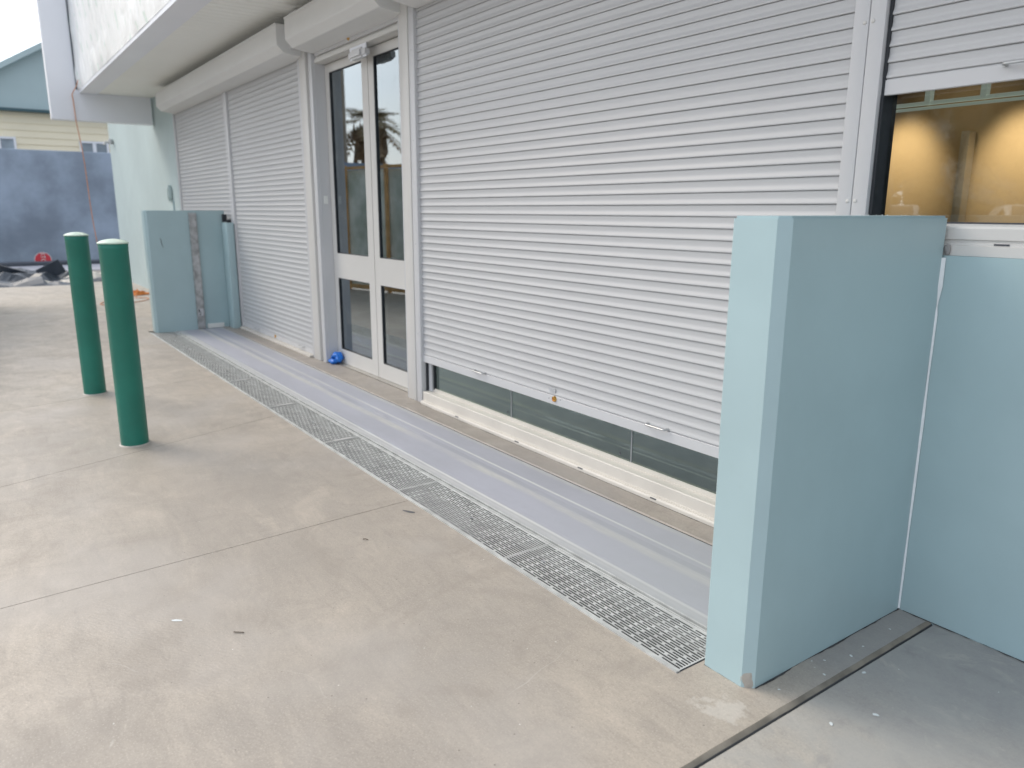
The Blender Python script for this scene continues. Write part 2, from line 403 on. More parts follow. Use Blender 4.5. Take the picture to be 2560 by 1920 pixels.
# (x at y=0, x at y=1.4)
Y0, Y1, YE = -7.0, 1.404, 2.24
def jx(j, y): return joints[j][0] + (joints[j][1] - joints[j][0]) * y / 1.4
m = MB(); g = .0016
for i in range(len(joints) - 1):
    g1 = g; g2 = g if i < len(joints) - 2 else 0
    f = lambda j, y: jx(j, y) if j > 0 else joints[0][1] - .12 * (1.4 - y) / 1.4
    for ya, yb in ((Y0, -3.5), (-3.497, Y1)):
        slab(m, f(i, max(ya, -7)) + g1, f(i + 1, ya) - g2, f(i, yb) + g1, f(i + 1, yb) - g2, ya, yb)
slab(m, -1.214, -.962, -1.214, -.962, Y1, 2.24)
slab(m, -15.2, -8.32, -15.2, -8.32, Y1 + .001, YE)          # behind the far wing wall
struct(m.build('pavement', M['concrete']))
m = MB()
slab(m, -.943, 1.4, -.943, 1.4, -3.497, 2.24, -.001)
slab(m, 1.404, 4.5, 1.404, 4.5, -3.497, 2.24, -.001)
slab(m, -.943, 4.5, -.943, 4.5, -7, -3.5, -.001)
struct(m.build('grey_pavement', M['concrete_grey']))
# joint filler with a sloping brownish shoulder
m = MB(); n = 160
rows = []
for i in range(n + 1):
    y = -3.4 + (2.235 + 3.4) * i / n
    w = noise.noise(Vector((0, y * 9, 3))) * .0028
    w2 = noise.noise(Vector((5, y * 14, 1))) * .002
    rows.append([m.bm.verts.new(p) for p in ((-.966 + w, y, .0010), (-.959 + w2, y, .0002), (-.9525 + w2, y, -.004), (-.949, y, -.009), (-.940, y, -.010))])
for a, b in zip(rows, rows[1:]):
    for k in range(2, 4): m.bm.faces.new((a[k], a[k + 1], b[k + 1], b[k]))
m2 = MB(); rows2 = [[m2.bm.verts.new(v.co) for v in r[:3]] for r in rows]
for a, b in zip(rows2, rows2[1:]):
    for k in range(2): m2.bm.faces.new((a[k], a[k + 1], b[k + 1], b[k]))
for r in rows:
    for v in r[:2]: m.bm.verts.remove(v)
struct(m.build('joint_sealant', M['sealant'], smooth=True))
struct(m2.build('joint_shoulder', M['shoulder'], smooth=True))
# dark, ragged gaps where walls and sill meet the concrete
def gap(p0, p1, nrm, z, w, seed, n=120):
    m = MB(); prev = None
    for i in range(n + 1):
        t = i / n; x = p0[0] + (p1[0] - p0[0]) * t; y = p0[1] + (p1[1] - p0[1]) * t; L = math.hypot(p1[0] - p0[0], p1[1] - p0[1])
        ww = w * max(.15, .75 + 1.5 * noise.noise(Vector((t * L * 7, seed, 0))) + .5 * noise.noise(Vector((t * L * 40, seed, 3))))
        r = [m.bm.verts.new((x - nrm[0] * .002, y - nrm[1] * .002, z)), m.bm.verts.new((x + nrm[0] * ww, y + nrm[1] * ww, z))]
        if prev: m.bm.faces.new((prev[0], prev[1], r[1], r[0]))
        prev = r
    struct(m.build('ragged_gap', M['gap']))
gap((-1.054, 1.52), (-1.054, 2.222), (1, 0), .0009, .0048, 1)
gap((-1.20, 1.496), (-1.08, 1.496), (0, -1), .0009, .0025, 2, 40)
gap((-1.04, 2.2225), (1.5, 2.2225), (0, -1), .0009, .0055, 3, 260)
gap((-4.13, 2.2210), (-1.38, 2.2210), (0, -1), .0108, .0034, 4, 300)
gap((-8.157, 2.0965), (-1.203, 2.0965), (0, 1), .0045, .0030, 5, 400)

# painted apron and threshold strip
m = MB(); m.box(-8.157, -1.203, 1.6455, 2.096, -.11, .004)
struct(m.build('painted_apron', M['apron']))
m = MB(); m.prism([(2.0985, -.11), (2.0985, .006), (2.104, .010), (2.42, .010), (2.42, -.11)], -8.157, -4.165)
m.prism([(2.0985, -.11), (2.0985, .006), (2.104, .010), (2.42, .010), (2.42, -.11)], -4.162, -1.203)
struct(m.build('threshold', M['concrete_thr']))

# ------------------------------------------------------------------ drain
ch = empty('drain_channel', (-4.7, 1.525, 0))
tag(ch, 'long galvanised drain channel frame set in the concrete along the shopfront', 'drain channel')
m = MB(); X0, X1 = -8.20, -1.215
m.box(X0, X1, 1.403, 1.409, -.09, .005); m.box(X0, X1, 1.411, 1.4165, -.02, .003)
m.build('outer_rail', M['grate'], ch)
m = MB(); m.box(X0, X1, 1.6385, 1.6445, -.09, .006); m.box(X0, X1, 1.627, 1.632, -.02, .002)
m.build('inner_rail', M['grate'], ch)
MB().box(X0, X1, 1.409, 1.6385, -.10, -.085).build('channel_floor', M['dark'], ch)
MB().box(X1 - .002, X1 + .001, 1.409, 1.637, -.085, .001).build('end_plate', M['rubber'], ch)

def grate_mesh(L, handle):
    m = MB(); ya, yb = 1.4175, 1.6262; nrow = 18
    edge = .0075; rail = .0043; pitch = .01073
    h0, h1 = -.0014, 0.0
    m.box(0, L, ya, ya + edge, h0, h1)
    y = ya + edge
    for i in range(nrow):
        w = pitch - rail
        x = .012 - (.0405 if i % 2 else 0) - .081
        m.box(0, .005, y, y + w, h0 + .0004, h1 - .0002); m.box(L - .005, L, y, y + w, h0 + .0004, h1 - .0002)
        while x < L - .04:
            if x > .02: m.box(x, x + .0115, y, y + w, h0 + .0004, h1 - .0002)
            x += .081
        y += w
        m.box(0, L, y, (y + rail) if i < nrow - 1 else yb, h0, h1)
        y += rail
    return m
P = .83
xs = [-8.195, -7.185, -6.345, -5.508, -4.629, -3.718, -2.862, -2.043]
desc = ['in the drain, farthest one, beside the far wing wall', 'in the drain, second from the far wing wall',
        'in the drain, third from the far wing wall', 'in the drain, opposite the left glass door leaf',
        'in the drain, opposite the right glass door leaf', 'in the drain, third from the near wing wall',
        'in the drain, second from the near wing wall', 'in the drain, nearest one, touching the near wing wall']
ends = xs[1:] + [-1.217]
meshes = {}
for i, (a, b) in enumerate(zip(xs, ends)):
    L = b - a - .003
    o = grate_mesh(L, False).build('drain_grate', M['grate'])
    o.location = (a, 0, 0)
    tag(o, 'slotted grate panel ' + desc[i], 'drain grate', 'slotted grate panels in the drain')
    s = MB()
    s.lathe(L * (.12 if i % 2 else .55), 1.520, [(.0, .0006), (.0065, .0008), (.0085, .0022), (.0085, -.012)], 12)
    so = s.build('screw', M['galv']); so.parent = o
    if i in (3, 4, 5):
        h = MB(); h.box(-.006, .004, 1.475, 1.583, .0004, .0035, .001); h.box(.010, .018, 1.475, 1.583, .0004, .0035, .001)
        ho = h.build('joint_clip', M['silver_light']); ho.parent = o

# ------------------------------------------------------------------ wing walls
def wing_wall(name, x0, x1, y0, y1, h, mat):
    m = MB(); c = .024
    prof = [(x0, y1), (x0, y0 + .006), (x0 + .006, y0), (x1 - c, y0), (x1, y0 + c), (x1, y1)]
    t = bmesh.new()
    A = [t.verts.new((x, y, 0)) for x, y in prof]; B = [t.verts.new((x, y, h)) for x, y in prof]
    k = len(prof)
    for i in range(k): t.faces.new((A[i], A[(i + 1) % k], B[(i + 1) % k], B[i]))
    t.faces.new(A[::-1]); top = t.faces.new(B)
    t.edges.ensure_lookup_table()
    es = [e for e in t.edges if all(v.co.z > h - .001 for v in e.verts)] + [e for e in t.edges if all(abs(v.co.y - y1) < .001 for v in e.verts) and abs(e.verts[0].co.z - e.verts[1].co.z) > .5]
    bmesh.ops.bevel(t, geom=es, offset=.006, segments=2, affect='EDGES')
    bmesh.ops.subdivide_edges(t, edges=[e for e in t.edges if e.calc_length() > .1], cuts=26, use_grid_fill=True)
    for v in t.verts:
        if v.co.z > .01:
            q = v.co * 7; v.co.x += noise.noise(q + Vector((9, 0, 0))) * .0011; v.co.y += noise.noise(q + Vector((0, 7, 0))) * .0011; v.co.z += noise.noise(q) * .0008
    m.merge(t)
    return m
ww = empty('wing_wall', (-1.13, 1.85, 0))
tag(ww, 'near pale teal rendered wing wall beside the half raised shutter, worn at its foot', 'wall', 'wing walls at the ends of the drain')
wing_wall('w', -1.203, -1.054, 1.495, 2.222, 1.19, M['teal']).build('wall_body', M['teal'], ww, smooth=True)
m = MB(); prev = None
for i in range(41):
    z = .004 + i * 1.072 / 40
    w = .005 + .0025 * noise.noise(Vector((2, 7, z * 6))) + (.004 if z > .97 else 0)
    if 0.93 < z < .96: w *= .4
    r = [m.bm.verts.new((-1.054, 2.221 - w * .9, z)), m.bm.verts.new((-1.053 + w * .45, 2.2195 - w * .35, z)), m.bm.verts.new((-1.054 + w, 2.2205, z))]
    if prev:
        for k in range(2): m.bm.faces.new((prev[k], prev[k + 1], r[k + 1], r[k]))
    prev = r
m.build('sealant_bead', M['seal_white'], ww, smooth='all')
m = MB()   # chipped bare patch at the foot of the chamfer
t = bmesh.new(); bmesh.ops.create_icosphere(t, subdivisions=3, radius=.5)
for v in t.verts: v.co *= 1 + .25 * noise.noise(v.co * 3 + Vector((3, 1, 2)))
m.merge(t, Matrix.Translation((-1.0685, 1.5085, .018)) @ Matrix.Rotation(R(45), 4, 'Z') @ Matrix.Diagonal((.034, .009, .066, 1)))
m.build('bare_chip', M['concrete_grey'], ww, smooth=True)
m = MB()
random.seed(3)
for i in range(14):   # crumbs of render on the top edge
    x = random.uniform(-1.19, -1.06); y = random.uniform(1.55, 2.2); s = random.uniform(.0007, .0018)
    t = bmesh.new(); bmesh.ops.create_icosphere(t, subdivisions=1, radius=s); m.merge(t, Matrix.Translation((x, y, 1.191)))
m.build('render_crumbs', M['fleck'], ww)

fw = empty('wing_wall', (-8.23, 1.85, 0))
tag(fw, 'far pale teal wing wall with a vertical steel channel, behind the bollards', 'wall', 'wing walls at the ends of the drain')
wing_wall('w', -8.30, -8.157, 1.45, 2.20, 1.19, M['teal']).build('wall_body', M['teal'], fw, smooth=True)
m = MB(); m.box(-8.157, -8.125, 1.848, 1.853, .006, 1.172); m.box(-8.155, -8.150, 1.853, 1.918, .006, 1.168); m.box(-8.157, -8.135, 1.918, 1.923, .006, 1.165)
sc = m.build('steel_channel', M['galv'], fw)
MB().box(-8.1495, -8.148, 1.858, 1.914, .140, .216).build('sticker', M['label'], sc)
m = MB(); m.box(-8.148, -8.147, 1.868, 1.880, .188, .208); m.box(-8.148, -8.147, 1.872, 1.888, .150, .156); m.box(-8.148, -8.147, 1.884, 1.889, .156, .178); m.box(-8.148, -8.147, 1.868, 1.889, .178, .184)
m.build('sticker_print', M['ink'], sc)
m = MB(); m.box(-8.157, -8.147, 1.945, 2.112, .008, .055, .002)
bp = m.build('base_plate', M['white'], fw)
for y in (1.99, 2.07):
    t = MB(); t.lathe(0, 0, [(0, .008), (.006, .008), (.008, .004), (.008, 0)], 6)
    b = t.build('bolt', M['galv']); b.parent = bp; b.rotation_euler = (0, R(90), 0); b.location = Vector((-8.147, y, .032)) - fw.location
m = MB()
for dy, dz, l in ((0, 0, .045), (.006, -.03, .035), (-.004, .025, .03)):
    m.quad((-8.1560, 1.573 + dy, .90 + dz), (-8.1560, 1.579 + dy, .90 + dz), (-8.1560, 1.590 + dy, .90 + dz - l), (-8.1560, 1.586 + dy, .90 + dz - l))
m.build('scuff_mark', M['stain'], fw)

# low block between far wing wall and shutter
lb = tag(MB().box(-8.150, -7.965, 2.16, 2.232, .004, 1.073, .006, 2).build('low_pier', M['teal'], smooth=True, origin=(-8.06, 2.2, 0)),
         'narrow low teal pier tucked between the far wing wall and the shutter', 'pier')
for bb in ((-8.148, -8.128, 2.17, 2.215, 1.0735, 1.155, .002), (-8.00, -7.97, 2.17, 2.21, 1.0735, 1.10, .002)):
    b = MB().box(*bb).build('bracket', M['rubber']); b.parent = lb; b.location = -Vector((-8.06, 2.2, 0))
MB_ = MB().box(-8.12, -8.01, 2.17, 2.215, 1.0735, 1.0785).build('top_plate', M['galv']); MB_.parent = lb; MB_.location = -Vector((-8.06, 2.2, 0))

# ------------------------------------------------------------------ bollards
def make_bollard():
    b = empty('bollard', (0, 0, 0))
    p = MB().lathe(0, 0, [(.0, .0), (.0672, .0), (.0672, 1.006), (.0682, 1.008), (.0682, 1.0215), (.0676, 1.023), (.0690, 1.030), (.0690, 1.0335), (0, 1.0335)], 64).build('post', M['green'], b, smooth=True)
    c = MB().lathe(0, 0, [(.0, 1.034), (.0715, 1.034), (.0722, 1.037), (.0705, 1.0405), (.055, 1.0485), (.035, 1.0545), (.015, 1.0575), (0, 1.058)], 64).build('cap', M['cap'], b, smooth=True)
    MB().lathe(0, 0, [(.0675, -.001), (.078, -.001), (.074, .003), (.0675, .005)], 40).build('base_grout', M['concrete_grey'], b, smooth=True)
    return b
def copy_tree(o, parent=None):
    c = o.copy(); col.objects.link(c)
    if parent is not None: c.parent = parent
    for ch_ in [k for k in bpy.data.objects if k.parent == o]: copy_tree(ch_, c)
    return c
b2 = make_bollard(); b1 = copy_tree(b2)
b2.location = (-4.272, .604, 0); b1.location = (-5.657, .594, 0); b1.rotation_euler = (0, 0, 1.1)
tag(b2, 'nearer of the two green steel bollards, right one with pale domed cap', 'bollard', 'green bollards on the forecourt')
tag(b1, 'farther of the two green steel bollards, left one with pale domed cap', 'bollard', 'green bollards on the forecourt')

# ------------------------------------------------------------------ shop building
B = empty('shop_building', (-5, 2.4, 0))
tag(B, 'single storey shop with grey roller shutters, glass doors and white canopy', 'shop')
HT = 4.4
MB().box(-15.0, -10.235, 2.24, 2.9, -.1, HT).build('end_wall', M['teal_pale'], B)
MB().box(-10.235, 3.0, 2.30, 2.9, 2.36, HT).build('lintel_wall', M['soffit'], B)
m = MB(); m.box(-1.053, 3.0, 2.2225, 2.9, -.1, 1.082); m.box(-1.41, -1.053, 2.2245, 2.9, -.1, 1.082)
m.build('dado_wall', M['teal'], B)
MB().box(-10.235, -7.99, 2.33, 2.9, -.1, 2.36).build('backing_wall', M['int_dark'], B)
MB().box(-7.99, -5.80, 2.33, 2.37, -.1, 2.36).build('backing_wall', M['int_dark'], B)
# interior
MB().box(-6.9, 3.0, 2.425, 8.0, -.1, .002).build('interior_floor', M['int_floor'], B)
m = MB(); m.box(-7.0, 3.2, 8.0, 8.1, -.1, 3); m.box(-7.0, -6.9, 2.9, 8, -.1, 3); m.box(3.0, 3.1, 2.9, 8, -.1, 3)
m.build('interior_wall', M['int_dark'], B)
MB().box(-7.0, 3.2, 2.9, 8.1, 2.75, 2.85).build('ceiling', M['int_dark'], B)
m = MB(); m.box(-2.9, 2.9, 3.75, 3.82, .002, 2.74); m.box(-2.97, -2.9, 2.92, 3.82, .002, 2.74)
m.build('plywood_wall', M['ply'], B)
MB().box(-2.88, 2.9, 2.91, 3.74, 1.86, 1.90).build('bulkhead', M['brown'], B)
tf = MB(); tf.tube([(-1.72, 3.08, 1.606), (1.5, 3.08, 1.606)], .008, 10); tf.tube([(-1.72, 3.08, 1.588), (1.5, 3.08, 1.588)], .006, 10)
for x in (-1.60, -1.40, -1.05): tf.box(x, x + .02, 3.07, 3.10, 1.60, 1.86)
tf.build('pale_rail', M['glow_rail'], B, smooth=True)  # rail brightened by added emission, not a lamp
MB().box(-1.735, -1.70, 3.68, 3.74, .002, 1.55).build('door_post', M['silver_light'], B)
for nm, x0, x1, ys in (('reflection_strip', -4.35, -1.2, (2.91, 2.695, 2.645)), ('reflection_strip', -6.8, -4.42, (3.07, 2.85, 2.80))):
    for k, yy in enumerate(ys):
        MB().box(x0, x1, yy - .006, yy + (.012 if k < 2 else .006), .003, .012).build(nm, M['refl_strip'], B)  # white strips added to stand in for stripes mirrored in the glass
# interior timber framing seen through the doors
m = MB()
for x in (-7.6 + 1.0, -5.9, -5.2, -4.5): m.box(x, x + .07, 3.9, 3.96, .002, 1.72)
m.box(-6.6, -3.6, 3.9, 3.96, 1.72, 1.78)
m.build('timber_frame', M['timber'], B)
MB().lathe(-6.22, 2.72, [(0, .002), (.055, .002), (.055, 2.7), (0, 2.7)], 24).build('interior_post', M['post'], B, smooth=True)
MB().lathe(-6.22, 2.72, [(.0565, .40), (.0565, .50)], 24).build('tape_band', M['white'], B, smooth=True)

# hoods
def hood(x0, x1):
    prof = [(2.30, 2.525), (2.062, 2.525), (2.056, 2.519), (2.055, 2.386), (2.058, 2.378), (2.102, 2.335), (2.110, 2.331), (2.242, 2.313), (2.30, 2.313)]
    m = MB(); m.prism(prof, x0, x1)
    m.box(x0 + .002, x1 - .002, 2.052, 2.056, 2.514, 2.529)
    o = m.build('shutter_housing', M['housing'], B)
    return o
for a, b in ((-10.15, -5.885), (-5.70, -4.28), (-4.12, -1.372), (-1.342, 2.2)): hood(a, b)

# slat curtains
def curtain(x0, x1, zb, zt, pitch=.0429, yf=2.262):
    m = MB()
    prof = [(0, .0016), (.02, .0005), (.12, .0002), (.30, .0005), (.48, .0003), (.58, -.0006), (.66, -.0018), (.76, -.0036), (.84, -.0048), (.90, -.0054), (.945, -.0053), (.974, -.0040), (.990, -.0018)]
    z = zb
    while z < zt:
        # u = 0 top of slat .. 1 bottom
        jit = random.uniform(-.0004, .0004); jz = random.uniform(-.0003, .0003)
        A = [m.bm.verts.new((x0, yf + d + jit, z + pitch * (1 - u))) for u, d in prof]
        Bv = [m.bm.verts.new((x1, yf + d - jit, z + jz + pitch * (1 - u))) for u, d in prof]
        for i in range(len(prof) - 1): m.bm.faces.new((A[i], A[i + 1], Bv[i + 1], Bv[i]))
        # recessed link
        q = [(x0, yf + .0024, z + pitch * .02), (x1, yf + .0024, z + pitch * .02), (x1, yf + .0024, z - .0003), (x0, yf + .0024, z - .0003)]
        m.quad(*q)
        z += pitch
    m.box(x0, x1, yf + .011, yf + .016, zb, zt)
    return m
def handle(x, z, parent, L=.105, y=2.256):
    m = MB()
    pts = []
    h = .022
    for k in range(9):
        a = math.pi * k / 16
        pts.append((x + .010 - .010 * math.cos(a), y - h + .012 - .012 * math.sin(a), z))
    pts = [(x, y + .002, z), (x, y - h + .010, z)] + pts[1:] + [(x + L - .010, y - h, z)]
    for k in range(1, 9):
        a = math.pi * k / 16
        pts.append((x + L - .010 + .010 * math.sin(a), y - h + .012 - .012 * math.cos(a), z))
    pts += [(x + L, y + .002, z)]
    m.tube(pts, .0042, 10)
    m.box(x - .007, x + .007, y - .002, y, z - .007, z + .007); m.box(x + L - .007, x + L + .007, y - .002, y, z - .007, z + .007)
    return m.build('handle', M['chrome'], parent, smooth=True)
def lock(x, z, parent, y=2.256):
    t = MB(); t.lathe(0, 0, [(0, .010), (.004, .010), (.0045, .006), (.009, .005), (.010, .009), (.0125, .008), (.0145, .002), (.0150, 0)], 28)
    o = t.build('lock', M['brass'], smooth=True); o.parent = parent
    o.rotation_euler = (R(90), 0, 0); o.location = Vector((x, y, z)) - B.location - parent.location
    return o
def bar(x0, x1, z0, z1, parent=None):
    m = MB(); m.box(x0, x1, 2.256, 2.272, z0, z1 - .002, .0015); m.box(x0, x1, 2.262, 2.27, z1 - .002, z1 + .001)
    return m.build('bottom_bar', M['silver'], parent if parent is not None else B)
# shutter 1 and 2 (closed), 3 (half raised), 4 (raised to the sill window), door shutter (rolled up)
s1 = curtain(-10.22, -8.045, .075, 2.45).build('roller_shutter', M['slats'], B, smooth=True)
s1['label'] = 'closed grey shutter farthest from the camera'
s2 = curtain(-7.985, -5.965, .075, 2.45).build('roller_shutter', M['slats'], B, smooth=True)
s2['label'] = 'closed grey shutter left of the glass doors'
s3 = curtain(-4.16, -1.375, .322, 2.45).build('roller_shutter', M['slats'], B, smooth=True)
s3['label'] = 'wide grey shutter left slightly raised above its sill'
s4 = curtain(-1.325, 2.1, 1.578, 2.45).build('roller_shutter', M['slats'], B, smooth=True)
s4['label'] = 'grey shutter raised over the amber lit window'
bar(-10.22, -8.045, .030, .074, s1); bar(-7.985, -5.965, .030, .074, s2)
bar(-4.16, -1.375, .275, .321, s3); bar(-1.325, 2.1, 1.532, 1.577, s4)
b0 = MB(); b0.box(-5.67, -4.33, 2.256, 2.272, 2.290, 2.360, .0015)
bd = b0.build('roller_shutter', M['silver'], B); bd['label'] = 'bottom bar of the rolled up shutter over the glass doors'
handle(-3.535, .328 - .004, s3); handle(-2.185, .331 - .004, s3, .112); handle(-.975, 1.572, s4)
handle(-7.55, .062, s2); handle(-6.33, .062, s2)
handle(-5.66, 2.338 - .006, bd); handle(-4.66, 2.334 - .006, bd)
lock(-2.815, .305, s3); lock(-6.97, .055, s2); lock(-5.06, 2.312, bd); 
MB().lathe(0, 0, [(0, .002), (.004, .002), (.0045, 0)], 10).build('screw_cap', M['greyink']).parent = s4
bpy.data.objects['screw_cap'].location = Vector((-1.13, 2.256, 1.546)) - B.location; bpy.data.objects['screw_cap'].rotation_euler = (R(90), 0, 0)
# worn sticker with faded print, and two pin holes by the lock
def flat(name, boxes, mat, parent):
    m = MB()
    for x0, x1, z0, z1 in boxes: m.box(x0, x1, 2.2552, 2.2560, z0, z1)
    return m.build(name, mat, parent)
m = MB(); m.box(-2.862, -2.812, 2.2555, 2.2562, .334, .356); st = m.build('sticker', M['label'], s3)
m = MB()
for k in range(4): m.box(-2.850, -2.815 - .004 * (k % 2), 2.2548, 2.2555, .351 - k * .0042, .3528 - k * .0042)
m.box(-2.861, -2.855, 2.2548, 2.2555, .352, .355); m.box(-2.859, -2.853, 2.2548, 2.2555, .345, .350)
m.build('sticker_print', M['greyink'], s3)
flat('pin_hole', [(-2.862, -2.858, .298, .302)], M['ink'], s3); flat('pin_hole', [(-2.773, -2.769, .306, .310)], M['ink'], s3)

# guide rails and posts
def rail(x0, x1, y0, z0=.010, z1=2.36, y1=2.32, name='guide_rail', mat='silver', bev=.003):
    return MB().box(x0, x1, y0, y1, z0, z1, bev, 2).build(name, M[mat], B, smooth=True)
rail(-10.245, -10.19, 2.243)
rail(-8.075, -8.005, 2.243); rail(-8.003, -7.955, 2.240)
rail(-6.000, -5.945, 2.243); rail(-5.941, -5.815, 2.236, name='corner_post', mat='silver_light'); rail(-5.812, -5.772, 2.258, mat='silver'); rail(-5.770, -5.705, 2.240, y1=2.30)
rail(-4.335, -4.307, 2.245, .010); rail(-4.305, -4.200, 2.236, name='corner_post', mat='silver_light', z1=2.6); rail(-4.198, -4.134, 2.240)
rail(-1.406, -1.3575, 2.240, 1.0); rail(-1.3555, -1.307, 2.240, 1.0)
rail(-1.406, -1.307, 2.243, .01, .995, name='corner_post')
MB().box(-5.885, -5.70, 2.15, 2.30, 2.362, 2.60).build('column_cap', M['silver'], B)
MB().box(-4.134, -4.122, 2.272, 2.40, .010, 2.36).build('rubber_strip', M['rubber'], B)
for z in (.72, 1.232, 1.741, 2.25):
    for dx in (-.0125, .0125):
        t = MB(); t.lathe(0, 0, [(0, .0035), (.003, .0032), (.0055, .0018), (.0062, 0)], 18)
        o = t.build('screw_cap', M['silver_light'], smooth=True); o.parent = B; o.rotation_euler = (R(90), 0, 0)
        o.location = Vector((-1.3565 + dx - (.004 if dx < 0 else -.004) * 0, 2.240, z)) - B.location
for z in (.45, 1.0, 1.6, 2.1):
    t = MB(); t.lathe(0, 0, [(0, .001), (.003, .001), (.003, 0)], 10)
    o = t.build('screw', M['greyink']); o.parent = B; o.rotation_euler = (R(90), 0, 0); o.location = Vector((-4.166, 2.240, z)) - B.location
# far-left closed shutters: white foot strip
MB().box(-7.95, -6.0, 2.215, 2.30, .010, .028, .002).build('shutter_sill', M['sill'], B)
# joinery of the shopfront window under the half-raised shutter
wf = empty('window', (0, 0, 0)); wf.parent = B; wf['label'] = 'shopfront window behind the half raised shutter'
m = MB(); m.prism([(2.40, .010), (2.221, .010), (2.221, .024), (2.226, .031), (2.238, .031), (2.238, .035), (2.242, .036), (2.242, .085), (2.246, .0885), (2.296, .0885), (2.296, .10), (2.40, .10)], -4.120, -1.375)
m.build('frame', M['sill'], wf)
for x in (-3.70, -3.10, -2.59, -2.12): MB().box(x, x + .034, 2.2203, 2.2232, .0225, .0275).build('drain_slot', M['ink'], wf)
m = MB(); m.box(-4.120, -4.085, 2.285, 2.36, .090, 2.32); m.build('jamb', M['silver'], wf)
MB().box(-4.083, -4.070, 2.296, 2.36, .101, 2.32).build('gasket', M['rubber'], wf); MB().box(-1.40, -1.375, 2.296, 2.36, .101, 2.32).build('gasket', M['rubber'], wf)
m = MB()
for a, b in ((-4.070, -3.2480), (-3.2425, -2.3260), (-2.3205, -1.400)): MB().box(a, b, 2.304, 2.310, .101, 2.32).build('pane', M['glass'], wf)
for a in (-3.2478, -2.3258): MB().box(a, a + .0051, 2.301, 2.313, .1005, 2.32).build('silicone_joint', M['greyink'], wf)
MB().box(-4.07, -1.40, 2.2975, 2.3035, .0890, .108).build('glazing_bead', M['timber_bead'] if 'timber_bead' in M else M['sill'], wf)
for x in (-3.285, -2.40):
    MB().box(x, x + .010, 2.3030, 2.3038, .125, .137).build('glass_mark', M['ink'], wf)
# window 4
w4 = empty('window', (0, 0, 0)); w4.parent = B; w4['label'] = 'amber lit window above the teal dado'
m = MB(); m.prism([(2.40, 1.0825), (2.229, 1.0825), (2.229, 1.1095), (2.236, 1.112), (2.236, 1.118), (2.242, 1.1195), (2.242, 1.1245), (2.236, 1.127), (2.236, 1.156), (2.239, 1.162), (2.252, 1.1675), (2.40, 1.1675)], -1.300, 2.2)
m.build('frame', M['silver_light'], w4)
for x in (-.934, -.43, .07): MB().box(x, x + .038, 2.2345, 2.237, 1.1128, 1.1172).build('drain_slot', M['ink'], w4)
MB().box(-1.305, -1.296, 2.255, 2.33, 1.168, 2.33).build('gasket', M['rubber'], w4); MB().box(-1.340, -1.309, 2.30, 2.33, 1.168, 2.33).build('jamb', M['rubber'], w4)
MB().box(-1.309, 2.1, 2.305, 2.311, 1.168, 2.33).build('pane', M['glass_warm'], w4)
MB().box(-1.309, 2.1, 2.298, 2.304, 1.168, 1.172).build('glazing_bead', M['ink'], w4)
m = MB(); t = bmesh.new(); bmesh.ops.create_icosphere(t, subdivisions=3, radius=.5)
for v in t.verts: v.co *= 1 + .3 * noise.noise(v.co * 3)
m.merge(t, Matrix.Translation((-1.046, 2.225, 1.098)) @ Matrix.Diagonal((.020, .012, .030, 1)))
m.build('mortar_dab', M['concrete_thr'], w4, smooth=True)

MB().box(-5.70, -4.205, 2.2745, 2.277, 2.274, 2.31).build('head_shade_strip', M['rubber'], B)  # black strip added as shade in the groove over the doors
# sliding doors
yd = 2.34
MB().box(-5.74, -5.700, 2.262, 2.46, .010, 2.30).build('door_jamb', M['silver'], B)
MB().box(-4.26, -4.20, 2.33, 2.46, .010, 2.30).build('door_jamb', M['silver'], B)
m = MB(); m.box(-5.70, -4.205, 2.262, 2.274, 2.248, 2.274); m.box(-5.70, -4.205, 2.274, 2.46, 2.246, 2.33); m.build('door_header', M['silver_light'], B)
m = MB()
for k in range(5): m.box(-5.69, -4.335, 2.303 + k * .0135, 2.303 + k * .0135 + .010, .010, .0165)
m.box(-5.69, -4.335, 2.303, 2.38, .010, .013)
m.build('door_track', M['alu'], B)
def leaf(x0, x1, gx0, gx1, lab):
    d = empty('door', (0, 0, 0)); d.parent = B; d['label'] = lab
    m = MB(); y0, y1 = yd, yd + .045
    z0, z1 = .019, 2.240
    g = [(.128, .688), (.876, 2.183)]
    m.box(x0, gx0, y0, y1, z0, z1); m.box(gx1, x1, y0, y1, z0, z1)
    m.box(gx0, gx1, y0, y1, z0, g[0][0]); m.box(gx0, gx1, y0, y1, g[0][1], g[1][0]); m.box(gx0, gx1, y0, y1, g[1][1], z1)
    m.build('frame', M['silver_light'], d)
    for a, b in g:
        k = MB(); w = .005
        k.box(gx0, gx0 + w, y0 + .004, y0 + .02, a, b); k.box(gx1 - w, gx1, y0 + .004, y0 + .02, a, b)
        k.box(gx0 + w, gx1 - w, y0 + .004, y0 + .02, a, a + w); k.box(gx0 + w, gx1 - w, y0 + .004, y0 + .02, b - w, b)
        k.build('gasket', M['rubber'], d)
        MB().box(gx0 + w, gx1 - w, y0 + .014, y0 + .020, a + w, b - w).build('pane', M['glass_door'], d)
    return d
leaf(-5.698, -4.968, -5.628, -5.063, 'left leaf of the glass sliding doors')
leaf(-4.960, -4.262, -4.882, -4.34, 'right leaf of the glass sliding doors')
MB().box(-5.05, -4.80, 2.255, 2.262, 2.165, 2.245).build('sensor_plate', M['panel'], B)
m = MB(); t = bmesh.new(); bmesh.ops.create_cube(t, size=1); bmesh.ops.bevel(t, geom=list(t.edges), offset=.22, segments=4, affect='EDGES')
m.merge(t, Matrix.Translation((-4.925, 2.262, 2.195)) @ Matrix.Diagonal((.26, .06, .062, 1)))
m.build('door_sensor', M['silver'], B, smooth=True)
